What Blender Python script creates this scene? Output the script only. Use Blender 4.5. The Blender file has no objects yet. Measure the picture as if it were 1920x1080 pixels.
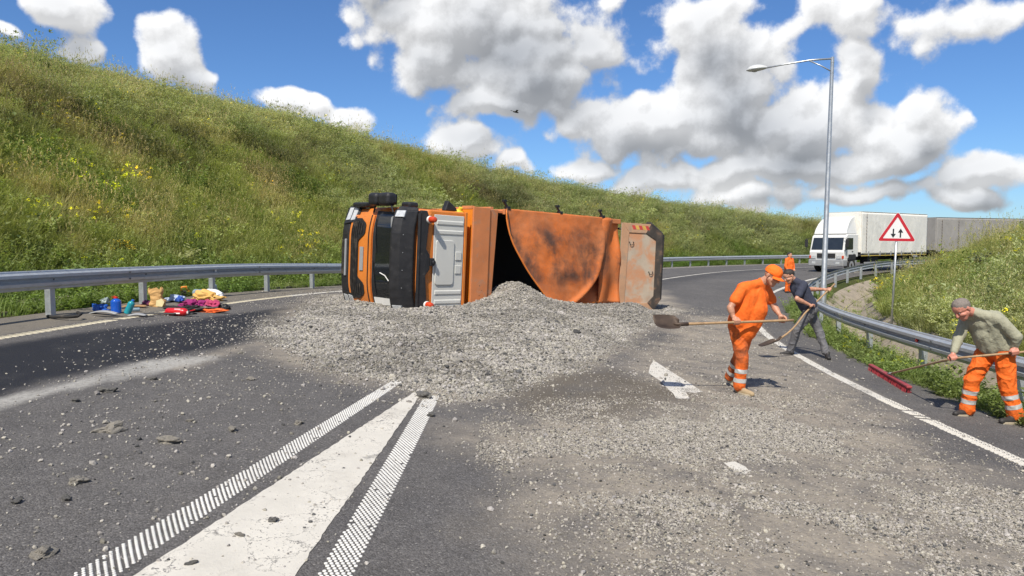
import bpy, bmesh, math, random
import numpy as np
from mathutils import Vector, Matrix, Euler, noise as mnoise
random.seed(7); RNG = np.random.default_rng(11)
SC = bpy.context.scene
COL = SC.collection
R = math.radians

# ------------------------------------------------------------------ camera, sky, sun, exposure
FPX = 1330.0; CAM_Z = 1.75; PITCH = math.atan(83.0 / FPX)
cam_d = bpy.data.cameras.new('camera'); cam = bpy.data.objects.new('camera', cam_d); COL.objects.link(cam)
cam_d.sensor_width = 36; cam_d.lens = 36 * FPX / 1920; cam_d.clip_start = 0.05; cam_d.clip_end = 3000
cam.location = (0, 0, CAM_Z); cam.rotation_euler = (math.pi / 2 - PITCH, 0, 0)
SC.camera = cam
SUN_DIR = Vector((0.26, 0.78, -1.0)).normalized()          # the way the light travels
sun_d = bpy.data.lights.new('sun', 'SUN'); sun_d.energy = 4.9; sun_d.angle = R(0.53); sun_d.color = (1.0, 0.93, 0.82)
sun = bpy.data.objects.new('sun', sun_d); COL.objects.link(sun)
sun.rotation_euler = SUN_DIR.to_track_quat('-Z', 'Y').to_euler(); sun.location = (-10, -30, 40)
SUN_EL = math.asin(-SUN_DIR.z); SUN_AZ = math.atan2(-SUN_DIR.x, -SUN_DIR.y)   # azimuth from +Y towards +X
SC.view_settings.view_transform = 'Standard'; SC.view_settings.look = 'None'
SC.view_settings.exposure = 0.15; SC.view_settings.gamma = 1.0; SC.view_settings.use_curve_mapping = False

def N(t, kind, **kw):
    n = t.nodes.new(kind)
    for k, v in kw.items(): setattr(n, k, v)
    return n
def link(t, a, b): t.links.new(a, b)
def mth(t, op, a, b=None, c=None, clamp=False):
    n = N(t, 'ShaderNodeMath', operation=op, use_clamp=clamp)
    for i, v in enumerate((a, b, c)):
        if v is None: continue
        if isinstance(v, (int, float)): n.inputs[i].default_value = v
        else: link(t, v, n.inputs[i])
    return n.outputs[0]
def vmath(t, op, a, b=None):
    n = N(t, 'ShaderNodeVectorMath', operation=op)
    for i, v in enumerate((a, b)):
        if v is None: continue
        if isinstance(v, (tuple, list)): n.inputs[i].default_value = v
        else: link(t, v, n.inputs[i])
    return n.outputs['Value'] if op in ('LENGTH', 'DOT_PRODUCT') else n.outputs[0]
def noise_n(t, vec, scale, detail=4, rough=0.55, lac=2.0, dist=0.0):
    n = N(t, 'ShaderNodeTexNoise'); n.inputs['Scale'].default_value = scale; n.inputs['Detail'].default_value = detail
    n.inputs['Roughness'].default_value = rough; n.inputs['Lacunarity'].default_value = lac; n.inputs['Distortion'].default_value = dist
    if vec is not None: link(t, vec, n.inputs['Vector'])
    return n
def maprange(t, v, a, b, c=0.0, d=1.0, smooth=False):
    n = N(t, 'ShaderNodeMapRange'); n.interpolation_type = 'SMOOTHSTEP' if smooth else 'LINEAR'
    for i, x in enumerate((a, b, c, d)): n.inputs[i + 1].default_value = x
    link(t, v, n.inputs[0]); return n.outputs[0]
def mixc(t, fac, a, b, mode='MIX'):
    n = N(t, 'ShaderNodeMix', data_type='RGBA', blend_type=mode)
    for s, v in ((n.inputs[0], fac), (n.inputs[6], a), (n.inputs[7], b)):
        if isinstance(v, (int, float)): s.default_value = v
        elif isinstance(v, (tuple, list)): s.default_value = (*v[:3], 1)
        else: link(t, v, s)
    return n.outputs[2]

# cloud masses as (azimuth, elevation) ellipses of the sky; taken down as picture-plane angles then used as directions
CLOUDS = [(900, 30, 260, 120, 1), (985, 120, 190, 110, 1), (820, 110, 110, 80, .8), (940, 190, 110, 50, .9), (1110, 90, 70, 70, .9),
          (1240, 235, 200, 75, 1), (1370, 170, 140, 120, 1), (1320, 60, 105, 75, .9), (1500, 240, 150, 110, 1), (1590, 140, 55, 65, .8),
          (1690, 275, 130, 85, 1), (1710, 225, 75, 55, .9), (1850, 320, 120, 62, .9), (1450, 320, 260, 40, .8), (1570, 40, 95, 65, .55),
          (320, 95, 70, 75, .9), (372, 140, 42, 30, .8), (140, 30, 62, 50, .8), (170, 90, 55, 36, .7), (15, 60, 34, 16, .6),
          (545, 205, 55, 28, .7), (640, 232, 75, 28, .8), (880, 268, 95, 42, .9), (960, 300, 60, 28, .8), (1100, 315, 70, 26, .7),
          (1250, 345, 120, 30, .8), (1390, 365, 130, 28, .7), (1810, 45, 150, 60, .55), (1640, 360, 170, 26, .7), (1820, 375, 120, 24, .7),
          (700, -60, 90, 60, .8)]
def px_dir(u, v):
    a = (u - 960) / FPX; e = (540 - v) / FPX
    return Vector((a, math.cos(PITCH) + e * math.sin(PITCH), -math.sin(PITCH) + e * math.cos(PITCH))).normalized()

def cloud_group():
    g = bpy.data.node_groups.new('cloud_density', 'ShaderNodeTree')
    g.interface.new_socket('dir', in_out='INPUT', socket_type='NodeSocketVector')
    g.interface.new_socket('density', in_out='OUTPUT', socket_type='NodeSocketFloat'); g.interface.new_socket('soft', in_out='OUTPUT', socket_type='NodeSocketFloat')
    gi = N(g, 'NodeGroupInput'); go = N(g, 'NodeGroupOutput')
    d = gi.outputs[0]
    wn = noise_n(g, d, 9.0, 3, 0.5)
    w = vmath(g, 'MULTIPLY', vmath(g, 'SUBTRACT', wn.outputs['Color'], (.5, .5, .5)), (.075, .075, .075))
    dw = vmath(g, 'ADD', d, w)
    sx = N(g, 'ShaderNodeSeparateXYZ'); link(g, dw, sx.inputs[0])
    az = mth(g, 'ARCTAN2', sx.outputs[0], sx.outputs[1]); el = mth(g, 'ARCSINE', sx.outputs[2])
    cb = N(g, 'ShaderNodeCombineXYZ'); link(g, az, cb.inputs[0]); link(g, el, cb.inputs[1])
    p = cb.outputs[0]
    cov = None
    for (u, v, rx, ry, s) in CLOUDS:
        c = px_dir(u, v); ex = px_dir(u + rx, v); ey = px_dir(u, v - ry)
        f2 = lambda q: (math.atan2(q.x, q.y), math.asin(q.z))
        ca, cx, cy = f2(c), f2(ex), f2(ey)
        ra = abs(cx[0] - ca[0]); re = abs(cy[1] - ca[1])
        q = vmath(g, 'MULTIPLY', vmath(g, 'SUBTRACT', p, (ca[0], ca[1], 0)), (1 / ra, 1 / re, 0))
        e = mth(g, 'MULTIPLY_ADD', vmath(g, 'LENGTH', q), -s, s)
        cov = e if cov is None else mth(g, 'SMOOTH_MAX', cov, e, 0.25)
    # the rest of the sky, out of the picture, carries the same kind of broken cumulus
    gen = noise_n(g, d, 2.6, 2, 0.5).outputs[0]
    gen = maprange(g, gen, 0.42, 0.70, -0.6, 0.9)
    azn = mth(g, 'ABSOLUTE', az)
    outm = mth(g, 'MAXIMUM', maprange(g, azn, 0.72, 0.85, 0, 1), maprange(g, el, 0.46, 0.58, 0, 1))
    gen = mth(g, 'MULTIPLY_ADD', mth(g, 'SUBTRACT', 1.0, outm), -2.0, gen)
    cov = mth(g, 'MAXIMUM', cov, gen)
    cov = mth(g, 'MAXIMUM', cov, -0.8)
    f1 = noise_n(g, d, 10.0, 10, 0.62).outputs[0]; f0 = noise_n(g, d, 9.0, 2, 0.45).outputs[0]
    v1 = N(g, 'ShaderNodeTexVoronoi', feature='SMOOTH_F1'); v1.inputs['Scale'].default_value = 30.0
    v1.inputs['Smoothness'].default_value = 0.6
    wv = vmath(g, 'ADD', d, vmath(g, 'MULTIPLY', wn.outputs['Color'], (.05, .05, .05)))
    link(g, wv, v1.inputs['Vector'])
    fb = mth(g, 'MULTIPLY_ADD', f1, 2.0, -0.94)
    link(g, mth(g, 'ADD', mth(g, 'MULTIPLY', cov, 1.3), mth(g, 'MULTIPLY_ADD', f0, 1.5, -0.7)), go.inputs[1])
    vb = mth(g, 'MULTIPLY_ADD', v1.outputs['Distance'], -0.75, 0.30)
    link(g, mth(g, 'ADD', mth(g, 'ADD', mth(g, 'MULTIPLY', cov, 1.3), 0.04), mth(g, 'ADD', fb, vb)), go.inputs[0])
    return g

def build_world():
    w = bpy.data.worlds.new('World'); SC.world = w; w.use_nodes = True
    t = w.node_tree; t.nodes.clear()
    out = N(t, 'ShaderNodeOutputWorld'); bg = N(t, 'ShaderNodeBackground')
    sky = N(t, 'ShaderNodeTexSky', sky_type='NISHITA', sun_disc=False)
    sky.sun_elevation = SUN_EL; sky.sun_rotation = SUN_AZ; sky.air_density = 1.0; sky.dust_density = 0.35; sky.ozone_density = 3.0; sky.altitude = 400
    tc = N(t, 'ShaderNodeTexCoord'); d = vmath(t, 'NORMALIZE', tc.outputs['Generated'])
    g = cloud_group()
    def dens(off):
        n = N(t, 'ShaderNodeGroup'); n.node_tree = g
        v = d if off is None else vmath(t, 'NORMALIZE', vmath(t, 'ADD', d, off))
        link(t, v, n.inputs[0]); return n.outputs[0], n.outputs[1]
    (d0, s0), (d1, s1) = dens(None), dens((-0.015, 0, 0.045)); d2, s2 = dens((-0.006, 0, 0.013))
    alpha = maprange(t, d0, -0.02, 0.36, 0, 1, True)
    above = maprange(t, s1, -0.10, 1.5, 0, 1, True)
    thick = maprange(t, s0, 0.1, 1.6, 0, 1, True)
    shade = mth(t, 'MULTIPLY_ADD', above, 0.75, mth(t, 'MULTIPLY', thick, 0.25), clamp=True)
    relief = mth(t, 'MULTIPLY', maprange(t, mth(t, 'SUBTRACT', d1, d0), -0.4, 0.4, 1.08, 0.92), maprange(t, mth(t, 'SUBTRACT', d2, d0), -0.26, 0.26, 1.20, 0.80))
    ramp = N(t, 'ShaderNodeValToRGB'); link(t, shade, ramp.inputs[0])
    e = ramp.color_ramp.elements
    e[0].position = 0.0; e[0].color = (7.5, 7.5, 7.5, 1); e[1].position = 1.0; e[1].color = (2.9, 3.1, 3.4, 1)
    m = e.new(0.45); m.color = (5.6, 5.7, 5.85, 1)
    cl = mixc(t, 1.0, ramp.outputs[0], relief, 'MULTIPLY')
    skyc = mixc(t, 1.0, sky.outputs[0], (0.60, 0.84, 1.14), 'MULTIPLY')
    c = mixc(t, mth(t, 'MULTIPLY', alpha, 0.97), skyc, cl)
    link(t, c, bg.inputs[0]); bg.inputs[1].default_value = 0.1
    link(t, bg.outputs[0], out.inputs[0])
    w.cycles.sampling_method = 'MANUAL'; w.cycles.sample_map_resolution = 512
build_world()

# ------------------------------------------------------------------ the lie of the land: a bend about one centre, banked towards it
CX, CY = 58.2, 5.7
R_IN, R_OUT = 51.95, 66.35          # asphalt
RAIL_IN, RAIL_OUT = 51.5, 66.05
LINE_IN, LINE_OUT = 53.25, 65.05
BANK = 0.075
def sstep(x, a, b):
    x = np.clip((np.asarray(x, float) - a) / (b - a), 0, 1); return x * x * (3 - 2 * x)
def pol(X, Y):
    dx = CX - np.asarray(X, float); dy = np.asarray(Y, float) - CY
    return np.hypot(dx, dy), np.arctan2(dy, dx)
def xy(r, th): return CX - r * np.cos(th), CY + r * np.sin(th)
def Zr(X, Y):
    r, th = pol(X, Y); rc = np.clip(r, 51.3, 66.8)
    x, y = xy(rc, th)
    return -BANK * x * (1 - sstep(y, 16, 46)) * (1 - sstep(-y, 10, 30)) * (1 - sstep(x, 20, 45))
def G(u, v):
    """picture point -> point of the near road plane z = -BANK x"""
    a = (u - 960) / FPX; e = (540 - v) / FPX
    d = (a, math.cos(PITCH) + e * math.sin(PITCH), -math.sin(PITCH) + e * math.cos(PITCH))
    k = -CAM_Z / (d[2] + BANK * d[0])
    return Vector((d[0] * k, d[1] * k, CAM_Z + d[2] * k))
def PX(X, Y, Z):
    X = np.asarray(X, float); Y = np.asarray(Y, float); Z = np.asarray(Z, float) - CAM_Z
    cp, sp = math.cos(PITCH), math.sin(PITCH)
    D = Y * cp - Z * sp; U = Y * sp + Z * cp
    return 960 + FPX * X / D, 540 - FPX * U / D
def rand_grid_noise(seed):
    rg = np.random.default_rng(seed); tab = rg.random((256, 256))
    def f(x, y):
        x = np.asarray(x, float); y = np.asarray(y, float)
        xi = np.floor(x).astype(int); yi = np.floor(y).astype(int); fx = x - xi; fy = y - yi
        fx = fx * fx * (3 - 2 * fx); fy = fy * fy * (3 - 2 * fy)
        a = tab[xi % 256, yi % 256]; b = tab[(xi + 1) % 256, yi % 256]; c = tab[xi % 256, (yi + 1) % 256]; d = tab[(xi + 1) % 256, (yi + 1) % 256]
        return (a * (1 - fx) + b * fx) * (1 - fy) + (c * (1 - fx) + d * fx) * fy
    return f
_n1, _n2, _n3 = rand_grid_noise(1), rand_grid_noise(2), rand_grid_noise(3)
def fbm(f, x, y, o=4):
    s = 0; a = 0.5; k = 1.0
    for i in range(o): s = s + a * f(x * k + 17 * i, y * k + 5 * i); a *= 0.5; k *= 2.03
    return s / (1 - 0.5 ** o)
def crest(th):
    return np.interp(th, [-1.0, 0.0, .15, .30, .39, .50, .62, .77, .99, 1.13, 1.23, 1.5, 2.2],
                     [8.5, 9.6, 10.0, 10.25, 10.6, 10.7, 9.9, 8.05, 5.9, 5.2, 4.3, 2.8, 1.5])
def T(X, Y):
    """terrain height"""
    X = np.asarray(X, float); Y = np.asarray(Y, float)
    r, th = pol(X, Y); z = Zr(X, Y)
    out = np.interp(r, [0, 40, 43.9, 46.15, 48.9, 49.7, 50.3, 51.05, 51.5, 51.9, 52.2, 66.1, 66.4, 66.9, 67.7, 68.2],
                    [3.6, 3.4, 2.35, 1.35, .02, -.62, -.62, -.13, -.05, -.03, -.08, -.08, -.03, -.06, -.06, 0.0])
    inner = sstep(48.9 - r, 0, 3) ; outer = sstep(r - 68.2, 0, 2.5)
    hc = crest(th) - 0.2
    s = 0.62 * np.maximum(r - 68.2, 0)
    k = 0.8; h = -np.log(np.exp(-np.minimum(s, 60) / k) + np.exp(-(hc + 0.02 * np.maximum(r - 68.2 - hc / .62, 0)) / k)) * k
    h = np.where(r > 68.2, np.maximum(h, 0), 0)
    bump = (fbm(_n1, X * .22, Y * .22) - .5) * 1.0 + (fbm(_n2, X * .9, Y * .9) - .5) * .3
    return z + out + h + bump * (outer * .55 + inner * .35)

# ------------------------------------------------------------------ materials
MATS = {}
def M(name, col, rough=0.6, metal=0.0, var=0.15, vscale=6.0, bump=0.0, bscale=40.0, dirt=None, dirt_amt=0.0, dirt_scale=3.0, coat=0.0, spec=0.5, trans=0.0, emit=0.0, alpha=1.0, sss=0.0):
    if name in MATS: return MATS[name]
    m = bpy.data.materials.new(name); MATS[name] = m; m.use_nodes = True
    t = m.node_tree; b = t.nodes['Principled BSDF']
    tc = N(t, 'ShaderNodeTexCoord'); o = tc.outputs['Object']
    nz = noise_n(t, o, vscale, 5, 0.6).outputs[0]
    k = maprange(t, nz, 0.25, 0.75, 1 - var, 1 + var)
    c = mixc(t, 1.0, col, k, 'MULTIPLY')
    rr = maprange(t, nz, 0.3, 0.7, rough * 0.85, min(1, rough * 1.15))
    if dirt is not None:
        dn = noise_n(t, o, dirt_scale, 8, 0.65, dist=.4).outputs[0]
        f = maprange(t, dn, 0.62 - dirt_amt * .35, 0.80 - dirt_amt * .3, 0, min(1, .55 + dirt_amt * .5), True)
        c = mixc(t, f, c, dirt); 
        rn = N(t, 'ShaderNodeMix'); link(t, f, rn.inputs[0]); link(t, rr, rn.inputs[2]); rn.inputs[3].default_value = 0.9; rr = rn.outputs[0]
    link(t, c, b.inputs['Base Color']); link(t, rr, b.inputs['Roughness'])
    b.inputs['Metallic'].default_value = metal; b.inputs['Specular IOR Level'].default_value = spec
    b.inputs['Coat Weight'].default_value = coat; b.inputs['Transmission Weight'].default_value = trans
    if sss: b.inputs['Subsurface Weight'].default_value = sss; b.inputs['Subsurface Radius'].default_value = (.02, .008, .005)
    if bump:
        bn = noise_n(t, o, bscale, 5, 0.6).outputs[0]
        bb = N(t, 'ShaderNodeBump'); bb.inputs['Strength'].default_value = min(1, bump); bb.inputs['Distance'].default_value = 0.6 / bscale
        link(t, bn, bb.inputs['Height']); link(t, bb.outputs[0], b.inputs['Normal'])
    return m

# ------------------------------------------------------------------ mesh helpers
class MB:
    def __init__(s): s.v = []; s.f = []
    def add(s, vs, fs):
        o = len(s.v); s.v += [tuple(p) for p in vs]; s.f += [tuple(i + o for i in f) for f in fs]; return s
    def box(s, lo, hi, m=None):
        x0, y0, z0 = lo; x1, y1, z1 = hi
        vs = [(x0, y0, z0), (x1, y0, z0), (x1, y1, z0), (x0, y1, z0), (x0, y0, z1), (x1, y0, z1), (x1, y1, z1), (x0, y1, z1)]
        if m is not None: vs = [m @ Vector(v) for v in vs]
        return s.add(vs, [(0, 3, 2, 1), (4, 5, 6, 7), (0, 1, 5, 4), (1, 2, 6, 5), (2, 3, 7, 6), (3, 0, 4, 7)])
    def hexa(s, bottom, top):
        """two quads of corners, counter-clockwise seen from above"""
        return s.add(list(bottom) + list(top), [(0, 3, 2, 1), (4, 5, 6, 7), (0, 1, 5, 4), (1, 2, 6, 5), (2, 3, 7, 6), (3, 0, 4, 7)])
    def tube(s, path, rad, n=10, caps=True):
        P = [Vector(p) for p in path]; rs = rad if isinstance(rad, (list, tuple)) else [rad] * len(P)
        rings = []; up = None
        for i, p in enumerate(P):
            d = (P[min(i + 1, len(P) - 1)] - P[max(i - 1, 0)]).normalized()
            if up is None: up = Vector((0, 0, 1)) if abs(d.z) < .9 else Vector((1, 0, 0))
            a = d.cross(up).normalized(); b = a.cross(d).normalized(); up = b
            rings.append([p + (a * math.cos(6.28318 * k / n) + b * math.sin(6.28318 * k / n)) * rs[i] for k in range(n)])
        vs = [q for r in rings for q in r]; fs = []
        for i in range(len(P) - 1):
            for k in range(n): fs.append((i * n + k, i * n + (k + 1) % n, (i + 1) * n + (k + 1) % n, (i + 1) * n + k))
        if caps: fs.append(tuple(range(n))[::-1]); fs.append(tuple((len(P) - 1) * n + k for k in range(n)))
        return s.add(vs, fs)
    def lathe(s, prof, axis_p, axis_d, n=24, caps=True):
        """prof = [(distance along axis, radius)]"""
        d = Vector(axis_d).normalized(); o = Vector(axis_p)
        a = d.orthogonal().normalized(); b = d.cross(a)
        vs = []; fs = []
        for (h, r) in prof:
            for k in range(n):
                t = 6.28318530718 * k / n; vs.append(o + d * h + (a * math.cos(t) + b * math.sin(t)) * r)
        for i in range(len(prof) - 1):
            for k in range(n): fs.append((i * n + k, i * n + (k + 1) % n, (i + 1) * n + (k + 1) % n, (i + 1) * n + k))
        if caps: fs.append(tuple(range(n))[::-1]); fs.append(tuple((len(prof) - 1) * n + k for k in range(n)))
        return s.add(vs, fs)
    def prism(s, poly, ext):
        """polygon of 3D points pushed along ext"""
        e = Vector(ext); n = len(poly); P = [Vector(p) for p in poly]
        vs = P + [p + e for p in P]
        fs = [tuple(range(n))[::-1], tuple(range(n, 2 * n))] + [(i, (i + 1) % n, n + (i + 1) % n, n + i) for i in range(n)]
        return s.add(vs, fs)
    def grid(s, fn, nu, nv):
        vs = [fn(i / nu, j / nv) for j in range(nv + 1) for i in range(nu + 1)]
        fs = [(j * (nu + 1) + i, j * (nu + 1) + i + 1, (j + 1) * (nu + 1) + i + 1, (j + 1) * (nu + 1) + i) for j in range(nv) for i in range(nu)]
        return s.add(vs, fs)
    def mesh(s, name, mat=None, smooth=False):
        me = bpy.data.meshes.new(name); me.from_pydata(s.v, [], s.f)
        bm = bmesh.new(); bm.from_mesh(me); bmesh.ops.recalc_face_normals(bm, faces=bm.faces); bm.to_mesh(me); bm.free()
        if mat: me.materials.append(mat)
        if smooth: me.polygons.foreach_set('use_smooth', [True] * len(me.polygons))
        return me
    def build(s, name, mat=None, parent=None, smooth=False, bevel=0.0, seg=2, solid=0.0, auto=False, sub=0):
        o = bpy.data.objects.new(name, s.mesh(name, mat, smooth or auto)); COL.objects.link(o)
        if parent: o.parent = parent
        if solid: m = o.modifiers.new('solid', 'SOLIDIFY'); m.thickness = solid; m.offset = 0
        if sub: m = o.modifiers.new('sub', 'SUBSURF'); m.levels = sub; m.render_levels = sub
        if bevel: m = o.modifiers.new('bevel', 'BEVEL'); m.width = bevel; m.segments = seg; m.limit_method = 'ANGLE'; m.angle_limit = R(35)
        if auto: sharp(o)
        return o
def sharp(o, ang=38):
    me = o.data; bm = bmesh.new(); bm.from_mesh(me)
    for e in bm.edges:
        if len(e.link_faces) == 2 and e.calc_face_angle(0) > R(ang): e.smooth = False
    bm.to_mesh(me); bm.free()
def tag(o, label=None, cat=None, group=None, kind=None):
    if label: o['label'] = label
    if cat: o['category'] = cat
    if group: o['group'] = group
    if kind: o['kind'] = kind
    return o
def empty(name, loc=(0, 0, 0), rot=(0, 0, 0)):
    o = bpy.data.objects.new(name, None); COL.objects.link(o); o.location = loc; o.rotation_euler = rot; o.empty_display_size = .2
    return o
def inst(name, me, parent=None, loc=(0, 0, 0), rot=(0, 0, 0), scale=(1, 1, 1)):
    o = bpy.data.objects.new(name, me); COL.objects.link(o); o.location = loc; o.rotation_euler = rot; o.scale = scale
    if parent: o.parent = parent
    return o
def attr(me, name, kind, arr):
    a = me.attributes.new(name, kind, 'POINT'); a.data.foreach_set('vector' if kind == 'FLOAT_VECTOR' else 'value', np.asarray(arr).ravel())
SCATTERS = []          # switched on once everything is built
def scatter(name, pts, rot, scl, idx, tint, col, **tags):
    me = bpy.data.meshes.new(name); n = len(pts); me.vertices.add(n); me.vertices.foreach_set('co', np.asarray(pts, np.float32).ravel())
    attr(me, 'rot', 'FLOAT_VECTOR', np.asarray(rot, np.float32)); attr(me, 'scl', 'FLOAT_VECTOR', np.asarray(scl, np.float32))
    attr(me, 'idx', 'INT', np.asarray(idx, np.int32)); attr(me, 'tint', 'FLOAT_VECTOR', np.asarray(tint, np.float32))
    o = bpy.data.objects.new(name, me); COL.objects.link(o)
    t = bpy.data.node_groups.new(name + '_nodes', 'GeometryNodeTree')
    t.interface.new_socket('Geometry', in_out='INPUT', socket_type='NodeSocketGeometry'); t.interface.new_socket('Geometry', in_out='OUTPUT', socket_type='NodeSocketGeometry')
    gi = N(t, 'NodeGroupInput'); go = N(t, 'NodeGroupOutput'); ip = N(t, 'GeometryNodeInstanceOnPoints'); ci = N(t, 'GeometryNodeCollectionInfo')
    ci.inputs['Collection'].default_value = col; ci.inputs['Separate Children'].default_value = True; ci.inputs['Reset Children'].default_value = True
    def na(nm, ty):
        x = N(t, 'GeometryNodeInputNamedAttribute', data_type=ty); x.inputs[0].default_value = nm; return x.outputs[0]
    er = N(t, 'FunctionNodeEulerToRotation'); link(t, na('rot', 'FLOAT_VECTOR'), er.inputs[0])
    link(t, gi.outputs[0], ip.inputs['Points']); link(t, ci.outputs[0], ip.inputs['Instance']); ip.inputs['Pick Instance'].default_value = True
    link(t, na('idx', 'INT'), ip.inputs['Instance Index']); link(t, er.outputs[0], ip.inputs['Rotation']); link(t, na('scl', 'FLOAT_VECTOR'), ip.inputs['Scale'])
    link(t, ip.outputs[0], go.inputs[0])
    md = o.modifiers.new('scatter', 'NODES'); md.node_group = t; md.show_viewport = False; SCATTERS.append(md)
    tag(o, **tags); return o
def proto_col(name, meshes):
    c = bpy.data.collections.new(name)
    for i, m in enumerate(meshes):
        o = bpy.data.objects.new('%s_%02d' % (name, i), m); c.objects.link(o)
    return c
def inst_tint_mat(name, rough=.8, leaf=False, var=.2, vscale=20):
    m = bpy.data.materials.new(name); m.use_nodes = True; t = m.node_tree; b = t.nodes['Principled BSDF']; out = t.nodes['Material Output']
    a = N(t, 'ShaderNodeAttribute', attribute_type='INSTANCER', attribute_name='tint')
    at2 = N(t, 'ShaderNodeAttribute', attribute_type='GEOMETRY', attribute_name='hue')
    tc = N(t, 'ShaderNodeTexCoord'); nz = noise_n(t, tc.outputs['Object'], vscale, 3).outputs[0]
    c = mixc(t, 1.0, a.outputs['Color'], maprange(t, nz, .3, .7, 1 - var, 1 + var), 'MULTIPLY')
    if leaf: c = mixc(t, 1.0, c, at2.outputs['Color'], 'MULTIPLY')
    link(t, c, b.inputs['Base Color']); b.inputs['Roughness'].default_value = rough; b.inputs['Specular IOR Level'].default_value = .25
    if leaf:
        tr = N(t, 'ShaderNodeBsdfTranslucent'); link(t, mixc(t, 1.0, c, (1.15, 1.2, .6), 'MULTIPLY'), tr.inputs[0]); mx = N(t, 'ShaderNodeMixShader'); mx.inputs[0].default_value = .45
        link(t, b.outputs[0], mx.inputs[1]); link(t, tr.outputs[0], mx.inputs[2]); link(t, mx.outputs[0], out.inputs[0])
    else:
        bp = N(t, 'ShaderNodeBump'); bp.inputs['Strength'].default_value = .4; bp.inputs['Distance'].default_value = .004; link(t, nz, bp.inputs['Height']); link(t, bp.outputs[0], b.inputs['Normal'])
    return m
# ------------------------------------------------------------------ soft regions of the ground (world polygons)
def sd_poly(X, Y, poly):
    """signed distance in metres, positive inside"""
    X = np.asarray(X, float); Y = np.asarray(Y, float); d = np.full(X.shape, 1e9); ins = np.zeros(X.shape, bool); n = len(poly)
    for i in range(n):
        ax, ay = poly[i]; bx, by = poly[(i + 1) % n]; ex, ey = bx - ax, by - ay
        t = np.clip(((X - ax) * ex + (Y - ay) * ey) / (ex * ex + ey * ey + 1e-12), 0, 1)
        d = np.minimum(d, np.hypot(X - ax - t * ex, Y - ay - t * ey))
        c = ((ay > Y) != (by > Y)) & (X < (bx - ax) * (Y - ay) / (by - ay + 1e-12) + ax); ins ^= c
    return np.where(ins, d, -d)
def sd_line(X, Y, pts):
    d = np.full(np.shape(X), 1e9)
    for (ax, ay), (bx, by) in zip(pts[:-1], pts[1:]):
        ex, ey = bx - ax, by - ay; t = np.clip(((X - ax) * ex + (Y - ay) * ey) / (ex * ex + ey * ey + 1e-12), 0, 1)
        d = np.minimum(d, np.hypot(X - ax - t * ex, Y - ay - t * ey))
    return d
def GP(pts): return [tuple(G(u, v)[:2]) for u, v in pts]
P_WET = GP([(-200, 665), (0, 645), (150, 625), (330, 602), (520, 578), (640, 568), (660, 590), (560, 615), (500, 630), (420, 652), (250, 682), (100, 717), (0, 744), (-200, 800)])
P_STREAK = GP([(-120, 790), (0, 748), (110, 719), (240, 682), (330, 669), (415, 666), (402, 676), (300, 696), (150, 728), (0, 759), (-120, 800)])
L_DUST = GP([(-100, 778), (0, 752), (150, 722), (260, 699), (400, 670)])
L_DUST2 = GP([(330, 690), (400, 668), (470, 648), (540, 628), (640, 600)])
P_CORE = GP([(620, 556), (570, 580), (525, 618), (530, 655), (610, 688), (700, 706), (790, 724), (870, 742), (955, 735), (1040, 700), (1130, 655), (1210, 612), (1262, 582), (1220, 548), (900, 530)])
P_DUSTY = GP([(820, 790), (960, 760), (1150, 700), (1270, 590), (1420, 600), (1560, 690), (1720, 800), (1920, 930), (2200, 1080), (2200, 1300), (1000, 1300), (930, 900)])
P_GRAV = GP([(985, 835), (1060, 795), (1280, 762), (1500, 770), (1680, 830), (1920, 930), (2150, 1050), (2150, 1250), (1480, 1250), (1280, 1000), (1120, 890)])
P_BROWN = GP([(930, 735), (1040, 700), (1150, 690), (1330, 745), (1290, 770), (1150, 790), (1000, 790), (930, 770)])
P_SC_L = GP([(300, 590), (560, 590), (700, 720), (640, 800), (560, 1080), (0, 1080), (-100, 830), (100, 700)])

def mound(X, Y):
    X = np.asarray(X, float); Y = np.asarray(Y, float)
    h = .62 * np.exp(-((X - .0) / .85) ** 2 - ((Y - 18.3) / 1.5) ** 2)
    h += .20 * np.exp(-((X + .1) / 2.4) ** 2 - ((Y - 16.0) / 2.1) ** 2)
    h += .20 * np.exp(-((X - 3.6) / 1.0) ** 2 - ((Y - 19.6) / 1.3) ** 2) + .18 * np.exp(-((X - 2.2) / 1.5) ** 2 - ((Y - 18.8) / 1.6) ** 2)
    h += .13 * np.exp(-((X - 2.0) / 1.5) ** 2 - ((Y - 17.6) / 1.2) ** 2)
    h += .14 * np.exp(-((X + .2) / 2.3) ** 2 - ((Y - 12.8) / 2.4) ** 2)
    sd = sd_poly(X, Y, P_CORE)
    nz = (fbm(_n3, X * 1.6, Y * 1.6) - .5) * .16 + (fbm(_n1, X * 6, Y * 6, 3) - .5) * .07
    h = h + nz * sstep(sd, -.3, .8) + .02
    return h * sstep(sd, -.25, .75) - .035 * (1 - sstep(sd, -.3, .3))

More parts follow.
